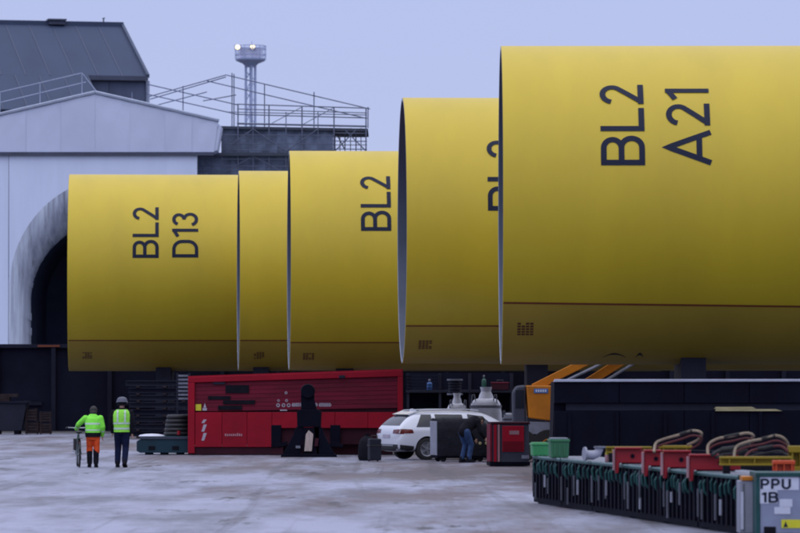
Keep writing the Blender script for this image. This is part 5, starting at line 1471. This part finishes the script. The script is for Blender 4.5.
def beam(name, x0, x1, yt, yb, dd, m, label, cat='beam', dep=.2, base=None):
    z0, z1 = Z(yb, dd), Z(yt, dd)
    t = thing(name, label, cat, (X(x0, dd), dd, CH))
    w = X(x1, dd) - X(x0, dd)
    a_, b_ = z0 - CH, z1 - CH
    q = MB(); q.box(0, w, 0, dep, a_ + (b_ - a_) * .75, b_); q.box(0, w, 0, dep, a_, a_ + (b_ - a_) * .22); q.box(0, w, dep * .4, dep * .6, a_ + (b_ - a_) * .22, a_ + (b_ - a_) * .75); q.build('web', m, t, bevel=.006)
    for k in range(3): MB().box(w * (.12 + .35 * k), w * (.12 + .35 * k) + .02, .01, dep * .98, a_ + (b_ - a_) * .23, a_ + (b_ - a_) * .74).build('stiffener', m, t)
    if a_ > .02:
        for xx in (.05, w - .15): MB().box(xx, xx + .1, .0, dep, 0, a_ - .002).build('block', M_blackm, t)
beam('yellow_beam', 606, 652, 446.5, 453, row_at(625).y + 1.5, M_ylw, 'thin yellow beam behind the farthest red clamp')
beam('yellow_beam', 659, 692, 445.5, 456, row_at(670).y + 1.6, M_ylw, 'short deep yellow beam beneath the leftmost sling')
beam('yellow_beam', 720, 792, 456.5, 465.5, 59.2, M_ylw, 'long yellow beam over the end of the nearest red clamp')
beam('yellow_block', 789, 812, 446, 472, 59.6, M_ylw, 'tall yellow block at the right edge over pale cabinet', 'block', .3)
beam('orange_block', 773, 795, 460.5, 475, 58.4, M_orgr, 'orange red block on the cabinet with black letters', 'block', .22)

# slings looped over the load
def sling(pts, dd, m, label, r=.022, group='webbing slings piled on the cages'):
    t = thing('sling', label, 'sling', (P(*pts[0], dd).x, dd, CH), 0, group)
    ps = [P(*p, dd) - t.location for p in pts]
    for i, p in enumerate(ps): p.y += .12 * math.sin(i * 1.1)
    # smooth with Catmull-Rom
    out = []
    for i in range(len(ps) - 1):
        p0, p1, p2, p3 = ps[max(0, i - 1)], ps[i], ps[i + 1], ps[min(len(ps) - 1, i + 2)]
        for k in range(6):
            u = k / 6; out.append(.5 * ((2 * p1) + (p2 - p0) * u + (2 * p0 - 5 * p1 + 4 * p2 - p3) * u * u + (3 * p1 - p0 - 3 * p2 + p3) * u ** 3))
    out.append(ps[-1])
    q = MB(); q.tube(out, r, 8); q.build('webbing', m, t, smooth=True)
    q = MB(); q.tube([out[len(out) // 2 - 3] + Vector((0, 0, .003)), out[len(out) // 2 + 3] + Vector((0, 0, .003))], r * 1.25, 8); q.build('sleeve', M_slingk, t)
    q = MB(); q.tube([p + Vector((.0, -.03, -.075)) for p in out[3:-2]], r * .8, 8); q.build('lower_strand', M_slingr if m is M_sling else M_slingk, t, smooth=True)
sling([(654, 452), (656, 444), (662, 440), (680, 434.5), (692, 430.5), (701, 433), (698, 440), (688, 445)], 62.5, M_sling, 'leftmost cream sling looping above the short yellow beam')
sling([(708, 456), (709, 445), (718, 439), (732, 436), (746, 433), (753, 436), (748, 442)], 60.8, M_sling, 'middle cream sling arching over the long yellow beam')
sling([(734, 457), (737, 447), (748, 442), (762, 439), (775, 435.5), (784, 439), (789, 447), (789, 455)], 60.2, M_sling, 'rightmost cream sling drooping beside the tall yellow block')
sling([(745, 457), (752, 451), (766, 448), (780, 446), (788, 452)], 59.8, M_slingr, 'lowest dull red sling lying on the long yellow beam')
sling([(712, 455), (722, 450), (738, 448), (750, 444)], 60.4, M_slingk, 'dark sling lying under the middle cream sling', .032)
q = MB()
t = thing('sling_support', 'dark timber bearer carrying the slings behind the red clamps', 'timber', (X(677, 64.2), 64.2, CH), math.atan2(-2.8, 1.6))
MB().box(0, 3.0, .0, .3, 0, .12).build('bearer', M_blackm, t); MB().box(.1, 2.9, .05, .25, .122, .26).build('upper_bearer', M_black, t)

# pale narrow cabinet and the PPU cabinet at the near end
d = 57.9
t = thing('pale_cabinet', 'narrow pale grey cabinet with orange cap at row end', 'cabinet', (X(739, d), d, 0))
w = X(755, d) - X(739, d); h = Z(476.5, d)
MB().box(0, w, 0, .5, .04, h - .06).build('body', M_palepost, t, bevel=.012)
MB().box(.05, .075, -.012, -.002, .08, h - .1).build('seam', M_greys, t)
MB().box(.02, .06, -.014, -.003, .1, h - .22).build('strip', M_palepanel, t)
MB().box(.04, w - .01, -.02, .5, h - .058, h).build('cap', M_org, t, bevel=.006)
MB().box(.02, w - .02, .02, .48, 0, .04).build('plinth', M_blackm, t)
d = 57.4
t = thing('power_cabinet', 'blue grey cabinet with teal frame marked PPU 1B', 'cabinet', (X(755.5, d), d, 0))
x_ = lambda px: X(px, d) - X(755.5, d)
w = x_(818); h = Z(472.5, d)
MB().box(.03, w - .03, .03, 1.0, .05, h - .05).build('body', M_cabgrey, t)
MB().box(.062, w - .062, .0, .028, .06, h - .062).build('front_panel', M_greyblue, t, bevel=.006)
for xa in (0, w - .058): MB().box(xa, xa + .058, -.025, 1.02, .04, h - .06).build('frame_post', M_tealrail, t, bevel=.006)
MB().box(0, w, -.03, 1.02, h - .058, h).build('frame_top', M_tealrail, t, bevel=.006)
MB().box(0, w, -.02, 1.02, 0, .038).build('frame_base', M_black, t)
MB().box(x_(759.5), x_(798.5), -.006, -.001, Z(490, d), Z(476.8, d)).build('white_plate', M_palepanel, t)
MB().box(x_(759.5), x_(777), -.006, -.001, Z(503.5, d), Z(490.2, d)).build('white_plate', M_palepanel, t)
k_ = (Z(478.5, d) - Z(488.5, d)) / 1.03
lettering('PPU', lambda u, v, l: (x_(760.6) + u * 1.26, -.008 - .0008 * l, Z(488.8, d) + v), .205, .20, k_).build('lettering', M_ink, t)
lettering('1B', lambda u, v, l: (x_(761.5) + u * 1.25, -.008 - .0008 * l, Z(502.3, d) + v), .205, .20, k_ * 1.02).build('lettering', M_ink, t)
q = MB(); q.box(x_(774), x_(790), -.007, -.002, Z(514, d), Z(507, d)); q.box(x_(779), x_(792), -.0075, -.002, Z(506.8, d), Z(499, d)); q.build('pictogram', M_palepanel, t)
q = MB(); q.box(x_(781), x_(803), -.008, -.002, Z(528, d), Z(519.5, d)); q.build('yellow_label', M_yl, t)
q = MB(); q.prism([(x_(783), Z(527, d)), (x_(787.5), Z(527, d)), (x_(785.2), Z(521, d))], -.0105, -.0085); q.build('warning_mark', M_ink, t)
MB().box(x_(763.5), x_(775.5), -.012, -.002, Z(537, d), Z(526.5, d)).build('socket', M_blackm, t, bevel=.004)
